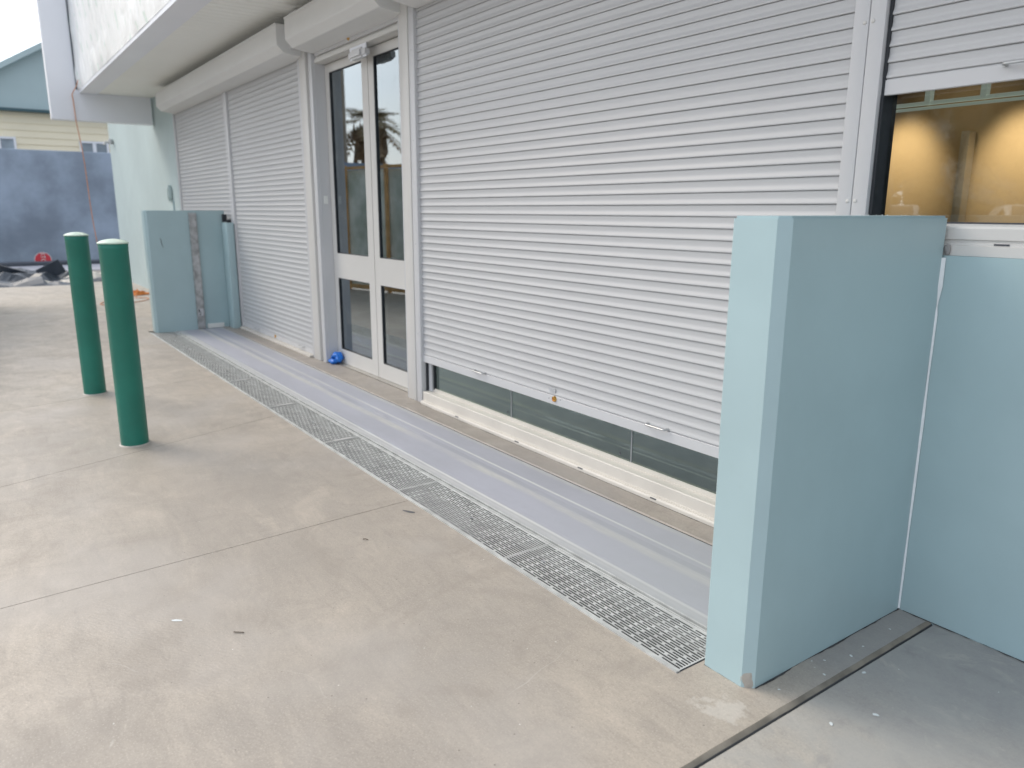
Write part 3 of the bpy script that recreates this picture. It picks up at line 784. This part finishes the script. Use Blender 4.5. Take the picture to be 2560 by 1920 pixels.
MB().box(-5.700, -5.694, 2.285, 2.315, 1.245, 1.305, .001).build('door_switch', M['white'], B)

# canopy
cn = empty('canopy', (0, 0, 0)); cn.parent = B
m = MB(); m.box(-11.243, 3.0, 1.412, 1.600, 2.600, 2.66); m.box(-11.243, 3.0, 1.400, 1.412, 2.598, 2.70)
m.build('soffit_border', M['panel'], cn)
m = MB(); x = -11.24
while x < 3.0:
    m.box(x, x + .092, 1.602, 2.30, 2.612, 2.63); m.box(x + .092, x + .100, 1.602, 2.30, 2.622, 2.63); x += .100
m.build('soffit_lining', M['soffit'], cn)
MB().box(-11.243, 3.0, 1.43, 2.30, 2.66, 4.35).build('canopy_core', M['soffit'], cn)
# plastic wrapped fascia : crumpled sheet
m = MB(); nx, nz = 620, 90
def wr(x, z):
    f = noise.noise(Vector((x * 1.2, z * .35, 1))) * .020 + abs(noise.noise(Vector((x * 4.2 + z * 1.5, z * 1.6, 5)))) * .014 + noise.noise(Vector((x * 11, z * 7, 2))) * .003
    e = max(0, 1 - (z - 2.63) / .28)
    f = f * (1 - e * .75) + e * (1 - e) * abs(noise.noise(Vector((x * 2.1, 0, 8)))) * .10
    return f
g = [[m.bm.verts.new((-11.235 + 9.5 * i / nx, 1.398 - abs(wr(-11.2 + 9.5 * i / nx, 2.63 + 1.7 * j / nz)), 2.630 + 1.7 * j / nz + (.004 * noise.noise(Vector((i * .25, 0, 0))) if j == 0 else 0))) for j in range(nz + 1)] for i in range(nx + 1)]
for i in range(nx):
    for j in range(nz): m.bm.faces.new((g[i][j], g[i + 1][j], g[i + 1][j + 1], g[i][j + 1]))
m.build('plastic_wrap', M['wrap'], cn, smooth='all')
MB().box(-1.73, 3.0, 1.395, 1.41, 2.635, 4.33).build('fascia_board', M['panel'], cn)
m = MB(); m.box(-11.40, -11.245, 1.075, 2.215, 2.277, 4.42, .004)
m.build('end_panel', M['panel'], cn)
MB().box(-11.2452, -11.236, 1.372, 1.384, 2.64, 4.4).build('edge_trim', M['post'], cn)
MB().box(-15.0, 3.0, 1.45, 3.2, 4.352, 4.45).build('roof', M['soffit'], B)
# small fittings on the pale end wall
m = MB(); t = bmesh.new(); bmesh.ops.create_cube(t, size=1); bmesh.ops.bevel(t, geom=list(t.edges), offset=.2, segments=3, affect='EDGES')
m.merge(t, Matrix.Translation((-10.66, 2.215, 1.40)) @ Matrix.Diagonal((.14, .06, .20, 1))); m.build('junction_box', M['teal_pale'], B, smooth=True)
MB().tube([(-10.55, 2.235, 1.32), (-10.55, 2.235, .6)], .012, 10).build('conduit', M['teal'], B, smooth=True)
m = MB(); m.tube([(-14.60, 2.24, 2.28), (-14.60, 2.12, 2.28), (-14.62, 2.10, 2.24)], .018, 8); m.lathe(-14.60, 2.20, [(0, 2.25), (.035, 2.25), (.035, 2.33), (0, 2.33)], 12)
m.build('outdoor_light', M['chrome'], B, smooth=True)

# ------------------------------------------------------------------ small things on the ground
def crumple(name, c, size, h, rot, seed, mat, nx=22, ny=16, fold=2.2, smooth=False):
    m = MB(); rows = []
    for i in range(nx + 1):
        r = []
        for j in range(ny + 1):
            u, v = i / nx - .5, j / ny - .5
            e = max(0, 1 - (2 * max(abs(u), abs(v))) ** 4)
            n1 = abs(noise.noise(Vector((u * fold * 2 + seed, v * fold, seed * 1.7))))
            n2 = abs(noise.noise(Vector((u * fold * 5 + seed, v * fold * 4, seed * .7))))
            z = h * (.08 + e * (n1 * 1.7 + n2 * .5))
            du = noise.noise(Vector((u * 3, v * 3, seed + 9))) * .16; dv = noise.noise(Vector((u * 3, v * 3, seed + 19))) * .16
            r.append(m.bm.verts.new(((u + du) * size[0], (v + dv) * size[1], z)))
        rows.append(r)
    for i in range(nx):
        for j in range(ny):
            a, b, c_, d = rows[i][j], rows[i + 1][j], rows[i + 1][j + 1], rows[i][j + 1]
            m.bm.faces.new((a, b, c_)); m.bm.faces.new((a, c_, d))
    o = m.build(name, mat, smooth='all' if smooth else False)
    o.location = c; o.rotation_euler = (0, 0, rot)
    return o
sheets = [
    ((-15.0, .50, -.03), (1.3, 1.1), .13, .2, 1.3, 'tarp', 'dark crumpled plastic sheet at the near left end of the heap'),
    ((-15.7, .95, -.03), (1.7, 1.2), .25, .7, 4.1, 'tarp', 'tallest dark plastic sheet in the middle of the heap'),
    ((-15.0, 1.02, -.03), (1.1, .5), .09, 2.0, 7.7, 'tarp_light', 'pale dusty sheet lying in front of the dark plastic'),
    ((-15.2, 1.45, -.03), (1.1, .6), .12, .4, 11.2, 'tarp_light', 'pale crumpled sheet partly hidden by the farther bollard'),
    ((-16.6, .50, -.03), (1.8, 1.3), .20, 1.1, 15.9, 'tarp', 'dark folded sheet at the back left of the heap'),
    ((-15.3, 1.92, -.03), (.9, .7), .17, .1, 19.4, 'tarp_light', 'pale sheet at the right end of the heap between the bollards'),
    ((-14.85, 1.80, -.03), (.6, .6), .08, 1.4, 23.4, 'tarp', 'small dark sheet between the bollards near the end wall'),
    ((-14.8, 1.22, -.03), (.9, .5), .06, 2.6, 29.9, 'tarp', 'low dark sheet flattened along the slab edge'),
]
for c, s, h, r, sd, mt, lab in sheets:
    tag(crumple('plastic_sheet', c, s, h, r, sd, M[mt], 11, 6, 1.5), lab, 'plastic sheet', 'sheets dumped in a heap beyond the slab')
# a few stiff offcuts standing up out of the heap
for c, s, r, lab in (((-15.9, .62, .0), (.60, .015, .26), (.5, .25, .9), 'stiff dark offcut propped up at the left of the heap'),
                     ((-15.4, 1.22, .05), (.60, .015, .24), (.3, -.35, .6), 'stiff dark offcut with a pale edge propped mid heap')):
    m = MB(); m.box(-s[0] / 2, s[0] / 2, -s[1] / 2, s[1] / 2, 0, s[2], .003)
    o = m.build('board_offcut', M['tarp']); o.location = c; o.rotation_euler = r
    tag(o, lab, 'offcut', 'stiff offcuts in the heap')
tag(crumple('rag', (-12.15, 1.93, .001), (.40, .30), .055, .4, 3.3, M['rag'], 16, 12, 3), 'orange cord or rag bundle lying on the concrete by the end wall', 'rag')

# cord hanging from the canopy corner
m = MB(); pts = [(-11.0, 1.375, 2.72), (-11.08, 1.36, 2.66), (-11.19, 1.33, 2.60), (-11.225, 1.32, 2.575), (-11.228, 1.325, 2.50), (-11.228, 1.33, 2.26)]
for k in range(1, 15):
    t = k / 14; pts.append((-11.235 - .18 * t, 1.335 + .14 * t + .01 * math.sin(t * 9), 2.24 - 2.23 * t))
for k in range(1, 18):
    t = k / 17; pts.append((-11.42 + .5 * math.sin(t * 3.3), 1.475 - .22 * math.sin(t * 5) + .3 * t, .008))
pts += [(-11.6, 1.85, .008), (-12.0, 1.92, .010)]
tag(m.tube(pts, .0052, 6).build('cord', M['orange'], smooth=True, origin=(-11.25, 1.32, 0)), 'thin orange cord hanging from the canopy corner to the concrete', 'cord')

# blue crumpled roll at the door foot
m = MB(); n = 40; k = 18; rings = []
for i in range(n + 1):
    t = i / n; a = R(-20 + 250 * t)
    cx = -5.625 + .046 * math.cos(a) ; cz = .050 + .032 * math.sin(a)
    r0 = .015 + .010 * math.sin(math.pi * t)
    ring = []
    for j in range(k):
        b = 2 * math.pi * j / k
        rr = r0 * (1 + .6 * noise.noise(Vector((t * 6, math.cos(b) * 1.5, math.sin(b) * 1.5))))
        ring.append(m.bm.verts.new((cx + rr * math.cos(b) * math.cos(a), 2.295 + rr * 1.5 * math.sin(b) + .02 * t, max(.0105, cz + rr * math.cos(b) * math.sin(a)))))
    rings.append(ring)
for a, b in zip(rings, rings[1:]):
    for j in range(k): m.bm.faces.new((a[j], a[(j + 1) % k], b[(j + 1) % k], b[j]))
m.bm.faces.new(rings[0]); m.bm.faces.new(rings[-1][::-1])
bl = m.build('blue_strap', M['blue'], smooth='all', origin=(-5.625, 2.30, .0105))
t = MB(); tt = bmesh.new(); bmesh.ops.create_icosphere(tt, subdivisions=3, radius=.5)
for v in tt.verts: v.co *= 1 + .35 * noise.noise(v.co * 3.5 + Vector((1, 5, 2)))
t.merge(tt, Matrix.Translation((-5.655, 2.275, .030)) @ Matrix.Diagonal((.11, .06, .045, 1)))
f_ = t.build('loose_end', M['blue'], smooth='all'); f_.parent = bl; f_.location = -Vector((-5.625, 2.30, .0105))
tag(bl, 'crumpled bright blue strap lying at the foot of the glass doors', 'strap')

# fence sign (round red) behind the dark kerb
MB_k = tag(MB().box(-20.25, -19.78, -14, 6, -.05, .058, .01).build('dark_kerb', M['kerb'], origin=(-20, 0, 0)), 'long low dark kerb running along the foot of the grey wall', 'kerb')
sg = empty('round_sign', (-20.45, 1.43, .075)); tag(sg, 'round red hand sign with white lettering lying against the grey wall', 'sign')
def disc(r, th, mat, nm, off=0):
    m = MB(); m.lathe(0, 0, [(0, 0), (r, 0), (r, th), (0, th)], 32)
    o = m.build(nm, mat); o.parent = sg; o.rotation_euler = (0, R(84), 0); o.location = (off, 0, 0); return o
disc(.170, .006, M['white'], 'rim', 0); disc(.160, .004, M['red'], 'face', .005)
def text_part(s, size, loc, rot, mat, parent, name):
    cu = bpy.data.curves.new(name, 'FONT'); cu.body = s; cu.size = size; cu.align_x = 'CENTER'; cu.align_y = 'CENTER'; cu.extrude = .001
    tmp = bpy.data.objects.new('tmp', cu); col.objects.link(tmp)
    dg = bpy.context.evaluated_depsgraph_get(); me = bpy.data.meshes.new_from_object(tmp.evaluated_get(dg))
    bpy.data.objects.remove(tmp); me.materials.clear(); me.materials.append(mat)
    o = bpy.data.objects.new(name, me); col.objects.link(o); o.parent = parent; o.location = loc; o.rotation_euler = rot
    return o
text_part('STOP', .125, (.014, 0, .01), (R(90), R(90), R(90)), M['white'], sg, 'lettering')

# paint flecks, twigs, stains
random.seed(11)
fl = [(-1.005, 2.084), (-1.000, 1.933), (-.993, 1.861), (-1.023, 1.781), (-1.041, 1.749), (-1.019, 1.729), (-.929, 1.816), (-.985, 1.721), (-1.014, 1.567), (-.859, 1.554), (-.816, 1.674), (-.883, 1.906), (-.683, 2.018)]
sz = [4, 4, 6, 4, 3, 2, 7, 5, 4, 7, 8, 2, 2]
def blob(r, sx, sy, seed, z=.0008):
    m = MB(); n = 18
    c = m.bm.verts.new((0, 0, z * 1.6)); ring = []
    for i in range(n):
        a = 2 * math.pi * i / n; q = r * (1 + .35 * noise.noise(Vector((math.cos(a) * 1.3 + seed, math.sin(a) * 1.3, seed))))
        ring.append(m.bm.verts.new((q * sx * math.cos(a), q * sy * math.sin(a), 0.0004)))
    for i in range(n): m.bm.faces.new((c, ring[i], ring[(i + 1) % n]))
    return m
for i, ((x, y), s) in enumerate(zip(fl, sz)):
    o = blob(s * .00075, 1.3, .8, i).build('paint_fleck', M['fleck'], smooth='all'); o.location = (x, y, 0.0002); o.rotation_euler = (0, 0, i * 1.3)
    tag(o, 'small dried white paint fleck on the grey concrete beside the near wing wall', 'paint fleck', 'dried paint flecks by the near wing wall')
def twig(pts, r, lab):
    o = MB().tube(pts, r, 6).build('twig', M['twig'], smooth=True, origin=pts[0]); tag(o, lab, 'twig', 'bits of twig on the concrete')
twig([(-2.094, .498, .003), (-2.085, .508, .0035), (-2.074, .522, .003)], .0016, 'short straight dry twig on the concrete in the lower left foreground')
twig([(-2.472, 1.077, .003), (-2.463, 1.082, .006), (-2.455, 1.090, .003)], .0019, 'small curled dry twig near the drain')
o = blob(.020, 1.7, .4, 4, .0003).build('dark_smudge', M['stain'], smooth='all'); o.location = (-2.615, 1.345, .0003); o.rotation_euler = (0, 0, .5)
tag(o, 'dark oily smudge on the concrete beside the drain and saw cut', 'smudge')
o = blob(.011, 1.5, .5, 9, .0003).build('white_smear', M['fleck'], smooth='all'); o.location = (-2.261, .379, .0003); o.rotation_euler = (0, 0, .9)
tag(o, 'small white chalky smear on the bare concrete in the foreground', 'smear')

# ------------------------------------------------------------------ background
bw = tag(MB().box(-21.3, -21.0, -14, 9, -.1, 2.515, .01).build('boundary_wall', M['wall_grey'], origin=(-21.15, 0, 0)),
         'tall dark grey rendered boundary wall in the left background', 'wall')
H = empty('weatherboard_house', (-30, 3, 0))
tag(H, 'cream weatherboard house with grey teal gable behind the boundary wall', 'house')
m = MB()
z = -.1
while z < 4.07:      # overlapping boards
    m.prism([(-28.00, z), (-28.0, z + .17), (-28.025, z + .17), (-28.025, z)], -6, 9.5, axis='y') if False else None
    a = [m.bm.verts.new(p) for p in ((-27.972, -6, z), (-27.972, 9.5, z), (-27.998, 9.5, z + .20), (-27.998, -6, z + .20))]
    m.bm.faces.new(a)
    b = [m.bm.verts.new(p) for p in ((-27.972, -6, z), (-27.972, 9.5, z), (-28.0, 9.5, z - .002), (-28.0, -6, z - .002))]
    m.bm.faces.new(b)
    z += .20
m.box(-36, -28.002, -6, 9.5, -.1, 4.05)
m.build('wall', M['cream'], H)
MB().box(-28.3, -27.75, -6.3, 9.8, 4.02, 4.10).build('gutter', M['teal_dark'], H)
# gable above the eave: peak to the right, hidden by the canopy panel
m = MB(); pk = 5.2; zp = 4.10 + (pk + 6.3) * 0; 
def rz(y): return 5.205 + (y - 1.515) * .622
prof = [(-5.2, 4.10), (-5.2, max(4.15, rz(-.2))), (-.2, rz(-.2)), (5.2, rz(5.2)), (9.8, rz(5.2) - 4.6 * .622), (9.8, 4.10)]
prof = [(-.26, 4.10), (5.2, rz(5.2)), (9.9, 4.10)]
m.prism([(-.26, 4.102), (5.2, rz(5.2)), (9.9, 4.102)], -28.2, -28.0, axis='x')
# prism() maps (u,v)->(y,z) on axis x
m.build('gable_wall', M['teal_roof'], H)
def barge(y0, z0, y1, z1):
    m = MB(); m.prism([(y0, z0), (y1, z1), (y1, z1 + .17), (y0, z0 + .17)], -28.25, -27.7, axis='x'); m.build('barge_board', M['teal_roof'], H)
barge(-.6, 4.08 - .19, 5.2, rz(5.2) - .10); barge(9.95, 4.05, 5.201, rz(5.2) - .10)
def house_window(y0, y1, z0, z1):
    w = MB(); b = .06
    w.box(-28.0, -27.90, y0, y1, z0, z0 + b); w.box(-28.0, -27.90, y0, y1, z1 - b, z1); w.box(-28.0, -27.90, y0, y0 + b, z0 + b, z1 - b); w.box(-28.0, -27.90, y1 - b, y1, z0 + b, z1 - b)
    ym = (y0 + y1) / 2; w.box(-28.0, -27.905, ym - .05, ym + .05, z0 + b, z1 - b)
    fo = w.build('window', M['panel'], H)
    MB().box(-27.96, -27.94, y0 + b, y1 - b, z0 + b, z1 - b).build('pane', M['win_grey'], fo)
M['win_grey'] = paint('curtained_glass', (.30, .36, .42), .15, .25, 1.5, bstr=0)
house_window(3.33, 4.14, 2.3, 3.27); house_window(.78, 1.66, 2.3, 3.29)
sf = empty('site_fence', (-9.4, -.6, 0)); sf.rotation_euler = (0, 0, R(-15))
tag(sf, 'site fence of timber posts and green shade cloth left of the forecourt', 'fence')
for x in (-2.50, -1.84, -.91, .08, 1.06, 2.04):
    m = MB(); m.box(x - .025, x + .025, -.02, .02, 0, 1.85); o = m.build('post', M['timber']); o.parent = sf
m = MB(); m.box(-2.6, 2.1, .021, .045, 1.79, 1.83); o = m.build('top_rail', M['timber']); o.parent = sf
m = MB(); m.box(-2.6, 2.1, .021, .045, .03, .09); o = m.build('bottom_rail', M['timber']); o.parent = sf
m = MB(); m.box(-2.6, 2.1, -.034, -.030, .05, 1.78); o = m.build('shade_cloth', M['shade']); o.parent = sf

nb = empty('neighbour_building', (-39.1, -8.0, 0)); nb.rotation_euler = (0, 0, R(24))
tag(nb, 'tall tan rendered building across the street, mirrored at the left of the glass doors', 'building')
for nm, bx, mt in (('wall', (-3, 3.0, -4, 4, -.1, 10.5), 'tanwall'), ('parapet', (-3.1, 3.1, -4.1, 4.1, 10.5, 10.9), 'int_dark'), ('base', (-3.02, 3.02, -4.02, 4.02, -.1, .8), 'brown')):
    o = MB().box(*bx).build(nm, M[mt]); o.parent = nb
for zz in (2.2, 5.2, 8.0):
    for yy in (-2.5, 0, 2.5):
        o = MB().box(2.95, 3.03, yy - .5, yy + .5, zz, zz + 1.3).build('window', M['carglass']); o.parent = nb
def palm(loc, h, lab):
    p = empty('palm_tree', loc); tag(p, lab, 'palm tree')
    t = MB(); t.tube([(0, 0, -.2), (.1, 0, h * .5), (.05, .1, h)], [.30, .22, .20], 14).build('trunk', M['bark'], smooth=True).parent = p
    m = MB(); d = MB()
    random.seed(5)
    for i in range(46):
        a = random.uniform(0, 2 * math.pi); up = random.uniform(-.5, 1.2); L = random.uniform(1.9, 2.6)
        c0 = Vector((.05, .1, h)); prev = c0; dirv = Vector((math.cos(a), math.sin(a), up)).normalized()
        side = dirv.cross(Vector((0, 0, 1))).normalized()
        tgt = m if up > -.15 else d
        for k in range(1, 13):
            t_ = k / 12; q = c0 + dirv * L * t_ + Vector((0, 0, -1.25 * t_ * t_))
            if k > 3:
                for s in (-1, 1):
                    w = .62 * math.sin(math.pi * min(1, t_ * .9 + .08)) + .1
                    tip = q + side * s * w + Vector((0, 0, -.35 * w)) + dirv * .22
                    tgt.bm.faces.new([tgt.bm.verts.new(v) for v in (q, q + (prev - q) * .6, tip)])
            tgt.bm.faces.new([tgt.bm.verts.new(v) for v in (prev + side * .02, prev - side * .02, q - side * .02, q + side * .02)])
            prev = q
    for i in range(150):
        a = random.uniform(0, 2 * math.pi); r = random.uniform(.25, .9); z = h - random.uniform(.1, 1.8)
        q = Vector((math.cos(a) * r, math.sin(a) * r, z)); w = random.uniform(.1, .25)
        d.bm.faces.new([d.bm.verts.new(v) for v in (q + Vector((0, 0, .5)), q + Vector((w, 0, -.4)), q + Vector((0, w, -.7)))])
    m.build('crown', M['frond']).parent = p; d.build('dry_skirt', M['dead']).parent = p
palm((-39.0, -13.7, 0), 5.7, 'tall fan palm with dry skirt, mirrored in the glass doors')
def tree(loc, h, r, seed, lab):
    p = empty('tree', loc); tag(p, lab, 'tree', 'trees across the car park')
    t = MB(); random.seed(seed)
    t.tube([(0, 0, -.2), (.1, .05, h * .35), (.0, .1, h * .6)], [.2, .15, .1], 10)
    for k in range(5):
        a = k * 1.25; t.tube([(.05, .05, h * .38), (math.cos(a) * r * .5, math.sin(a) * r * .5, h * .65)], [.09, .04], 6)
    t.build('trunk', M['bark'], smooth=True).parent = p
    m = MB()
    cl = [(Vector((random.uniform(-1, 1) * r, random.uniform(-1, 1) * r, h * random.uniform(.14, .95))), random.uniform(.35, .6) * r) for _ in range(34)]
    for c, cr in cl:
        tc_ = bmesh.new(); bmesh.ops.create_icosphere(tc_, subdivisions=2, radius=cr * .72)
        for v in tc_.verts: v.co *= 1 + .35 * noise.noise(v.co * 2 + c)
        m.merge(tc_, Matrix.Translation(c))
        for _ in range(230):
            v = Vector((random.gauss(0, 1), random.gauss(0, 1), random.gauss(0, 1))).normalized() * cr * random.uniform(.6, 1.05)
            q = c + v; s = random.uniform(.14, .30); u = Vector((random.gauss(0, 1), random.gauss(0, 1), random.gauss(0, 1))).normalized(); w = u.orthogonal().normalized()
            m.bm.faces.new([m.bm.verts.new(x_) for x_ in (q - u * s, q + w * s * .5, q + u * s, q - w * s * .5)])
    m.build('crown', M['leaf']).parent = p
tree((-18.6, -20.6, -.1), 8.4, 3.0, 1, 'left tree across the car park behind the white cars')
tree((-14.0, -23.6, -.1), 9.0, 3.1, 2, 'broad tree across the car park behind the white cars')
tree((-9.6, -26.0, -.1), 8.6, 3.0, 3, 'right tree across the car park behind the white cars')

def make_car():
    c = empty('parked_car', (0, 0, 0))
    # side profile lofted across the width
    prof = [(-2.2, .30), (-2.25, .62), (-2.15, .88), (-1.35, .98), (-.75, 1.42), (.75, 1.46), (1.55, 1.02), (2.12, .96), (2.22, .60), (2.18, .30)]
    m = MB(); secs = []
    for y, s, zt in ((-.86, .96, .0), (-.80, 1, .0), (.80, 1, .0), (.86, .96, .0)):
        secs.append([m.bm.verts.new((x * s, (y if z < 1.0 else y * .78), z if z < 1.2 else z - (.03 if abs(y) > .82 else 0))) for x, z in prof])
    n = len(prof)
    for a, b in zip(secs, secs[1:]):
        for i in range(n): m.bm.faces.new((a[i], a[(i + 1) % n], b[(i + 1) % n], b[i]))
    m.bm.faces.new(secs[0]); m.bm.faces.new(secs[-1][::-1])
    m.build('body', M['carwhite'], c, smooth=True)
    g_ = MB()
    for s in (-1, 1):
        g_.quad((-1.15, s * .80, 1.03), (-.72, s * .685, 1.36), (.70, s * .685, 1.38), (1.35, s * .80, 1.05))
    g_.quad((-1.40, -.62, 1.00), (-1.40, .62, 1.00), (-.83, .56, 1.40), (-.83, -.56, 1.40)); g_.quad((1.58, -.62, 1.05), (1.58, .62, 1.05), (.85, .56, 1.44), (.85, -.56, 1.44))
    g_.build('windows', M['carglass'], c)
    for x in (-1.35, 1.35):
        for s in (-1, 1):
            w = MB(); w.lathe(0, 0, [(0, -.1), (.31, -.1), (.33, -.06), (.33, .06), (.31, .1), (0, .1)], 28)
            o = w.build('wheel', M['rubber'], smooth=True); o.parent = c; o.location = (x, s * .79, .33); o.rotation_euler = (R(90), 0, 0)
            h_ = MB(); h_.lathe(0, 0, [(0, -.115), (.19, -.115), (.20, -.1), (.20, .1), (.19, .115), (0, .115)], 20)
            r_ = h_.build('rim', M['chrome'], smooth=True); r_.parent = o
    for s in (-1, 1):
        MB().box(2.17, 2.235, s * .45, s * .75, .66, .84, .01).build('tail_lamp', M['lamp_red'], c)
        MB().box(-2.26, -2.19, s * .45, s * .78, .64, .80, .01).build('headlight', M['carglass'], c)
    return c
c1 = make_car(); c2 = copy_tree(c1)
c1.location = (-9.5, -12.5, -.115); c1.rotation_euler = (0, 0, R(64)); c2.location = (-6.9, -13.6, -.115); c2.rotation_euler = (0, 0, R(60))
tag(c1, 'white parked car in the car park, left one mirrored in the amber window', 'car', 'white cars parked opposite the shop')
tag(c2, 'white parked car in the car park, right one mirrored in the amber window', 'car', 'white cars parked opposite the shop')

# ------------------------------------------------------------------ interior lamps (lit behind the amber window) and an added fill
def lamp(x, e, sz=52):
    l = bpy.data.lights.new('washer_fill_spot', 'SPOT'); l.energy = e; l.color = (1, .76, .47); l.shadow_soft_size = .03; l.spot_size = R(sz); l.spot_blend = 1.0
    o = bpy.data.objects.new('washer_fill_spot', l); col.objects.link(o); o.location = (x, 3.35, 1.83)
    o.rotation_euler = (Vector((x, 3.35, 1.83)) - Vector((x, 3.75, 1.38))).to_track_quat('Z', 'Y').to_euler(); return o
lamp(-2.02, 29, 50); lamp(-1.50, 32, 50); lamp(-1.76, 2.2, 125)  # last spot is an added broad fill without a real fitting

# ------------------------------------------------------------------ light
SUN_EL, SUN_AZ = R(40), math.atan2(-.55, -1.0)       # direction towards the sun in plan: (-x, a little -y)
d = Vector((math.cos(SUN_EL) * math.cos(SUN_AZ), math.cos(SUN_EL) * math.sin(SUN_AZ), math.sin(SUN_EL)))
sun = bpy.data.lights.new('sun', 'SUN'); sun.energy = 1.4; sun.angle = R(24); sun.color = (1.0, .90, .76)
so = bpy.data.objects.new('sun', sun); col.objects.link(so); so.rotation_euler = d.to_track_quat('Z', 'Y').to_euler()
w = bpy.data.worlds.new('World'); scene.world = w; w.use_nodes = True
nt = w.node_tree; bg = nt.nodes['Background']; out = nt.nodes['World Output']
sky = nd(nt, 'ShaderNodeTexSky'); sky.sky_type = 'NISHITA'; sky.sun_disc = False
sky.sun_elevation = SUN_EL; sky.sun_rotation = math.atan2(d.x, d.y); sky.air_density = 1.2; sky.dust_density = 3.0
nt.links.new(sky.outputs[0], bg.inputs[0]); bg.inputs[1].default_value = .06
# high thin cloud cover
bg2 = nd(nt, 'ShaderNodeBackground')
tc = nd(nt, 'ShaderNodeTexCoord'); nz = nd(nt, 'ShaderNodeTexNoise'); nz.inputs['Scale'].default_value = 2.2; nz.inputs['Detail'].default_value = 6
mp = nd(nt, 'ShaderNodeMapping'); mp.inputs['Scale'].default_value = (1, 1, 2.5); nt.links.new(tc.outputs['Generated'], mp.inputs[0]); nt.links.new(mp.outputs[0], nz.inputs['Vector'])
cr = nd(nt, 'ShaderNodeValToRGB'); cr.color_ramp.elements[0].position = .35; cr.color_ramp.elements[0].color = (.72, .79, .90, 1)
cr.color_ramp.elements[1].position = .65; cr.color_ramp.elements[1].color = (.97, .975, .98, 1)
nt.links.new(nz.outputs['Fac'], cr.inputs[0]); nt.links.new(cr.outputs[0], bg2.inputs[0])
dt = nd(nt, 'ShaderNodeVectorMath'); dt.operation = 'DOT_PRODUCT'; dt.inputs[1].default_value = Vector((d.x, d.y, d.z * .6)).normalized()
nt.links.new(tc.outputs['Generated'], dt.inputs[0])
nt.links.new(maprange(nt, dt.outputs['Value'], -.5, 1.0, .82, 1.7), bg2.inputs[1])
add = nd(nt, 'ShaderNodeAddShader'); nt.links.new(bg.outputs[0], add.inputs[0]); nt.links.new(bg2.outputs[0], add.inputs[1]); nt.links.new(add.outputs[0], out.inputs[0])

# ------------------------------------------------------------------ camera
yaw, pitch, roll, f = .953, .2242, .0032, 1901.48
cy, sy, cp, sp = math.cos(yaw), math.sin(yaw), math.cos(pitch), math.sin(pitch)
fwd = Vector((-sy * cp, cy * cp, -sp)); r = Vector((cy, sy, 0)); u = r.cross(fwd)
r2 = r * math.cos(roll) + u * math.sin(roll); u2 = -r * math.sin(roll) + u * math.cos(roll)
cam = bpy.data.cameras.new('camera'); co = bpy.data.objects.new('camera', cam); col.objects.link(co)
co.matrix_world = Matrix(((r2.x, u2.x, -fwd.x, 0), (r2.y, u2.y, -fwd.y, 0), (r2.z, u2.z, -fwd.z, 1.2), (0, 0, 0, 1)))
cam.sensor_width = 36; cam.lens = 36 * f / 2560; cam.clip_start = .05; cam.clip_end = 600
cam.dof.use_dof = True; cam.dof.focus_distance = 2.6; cam.dof.aperture_fstop = 3.0
scene.camera = co
scene.view_settings.view_transform = 'Standard'; scene.view_settings.look = 'None'
scene.view_settings.exposure = 0; scene.view_settings.gamma = 1
scene.cycles.max_bounces = 8; scene.cycles.transparent_max_bounces = 12
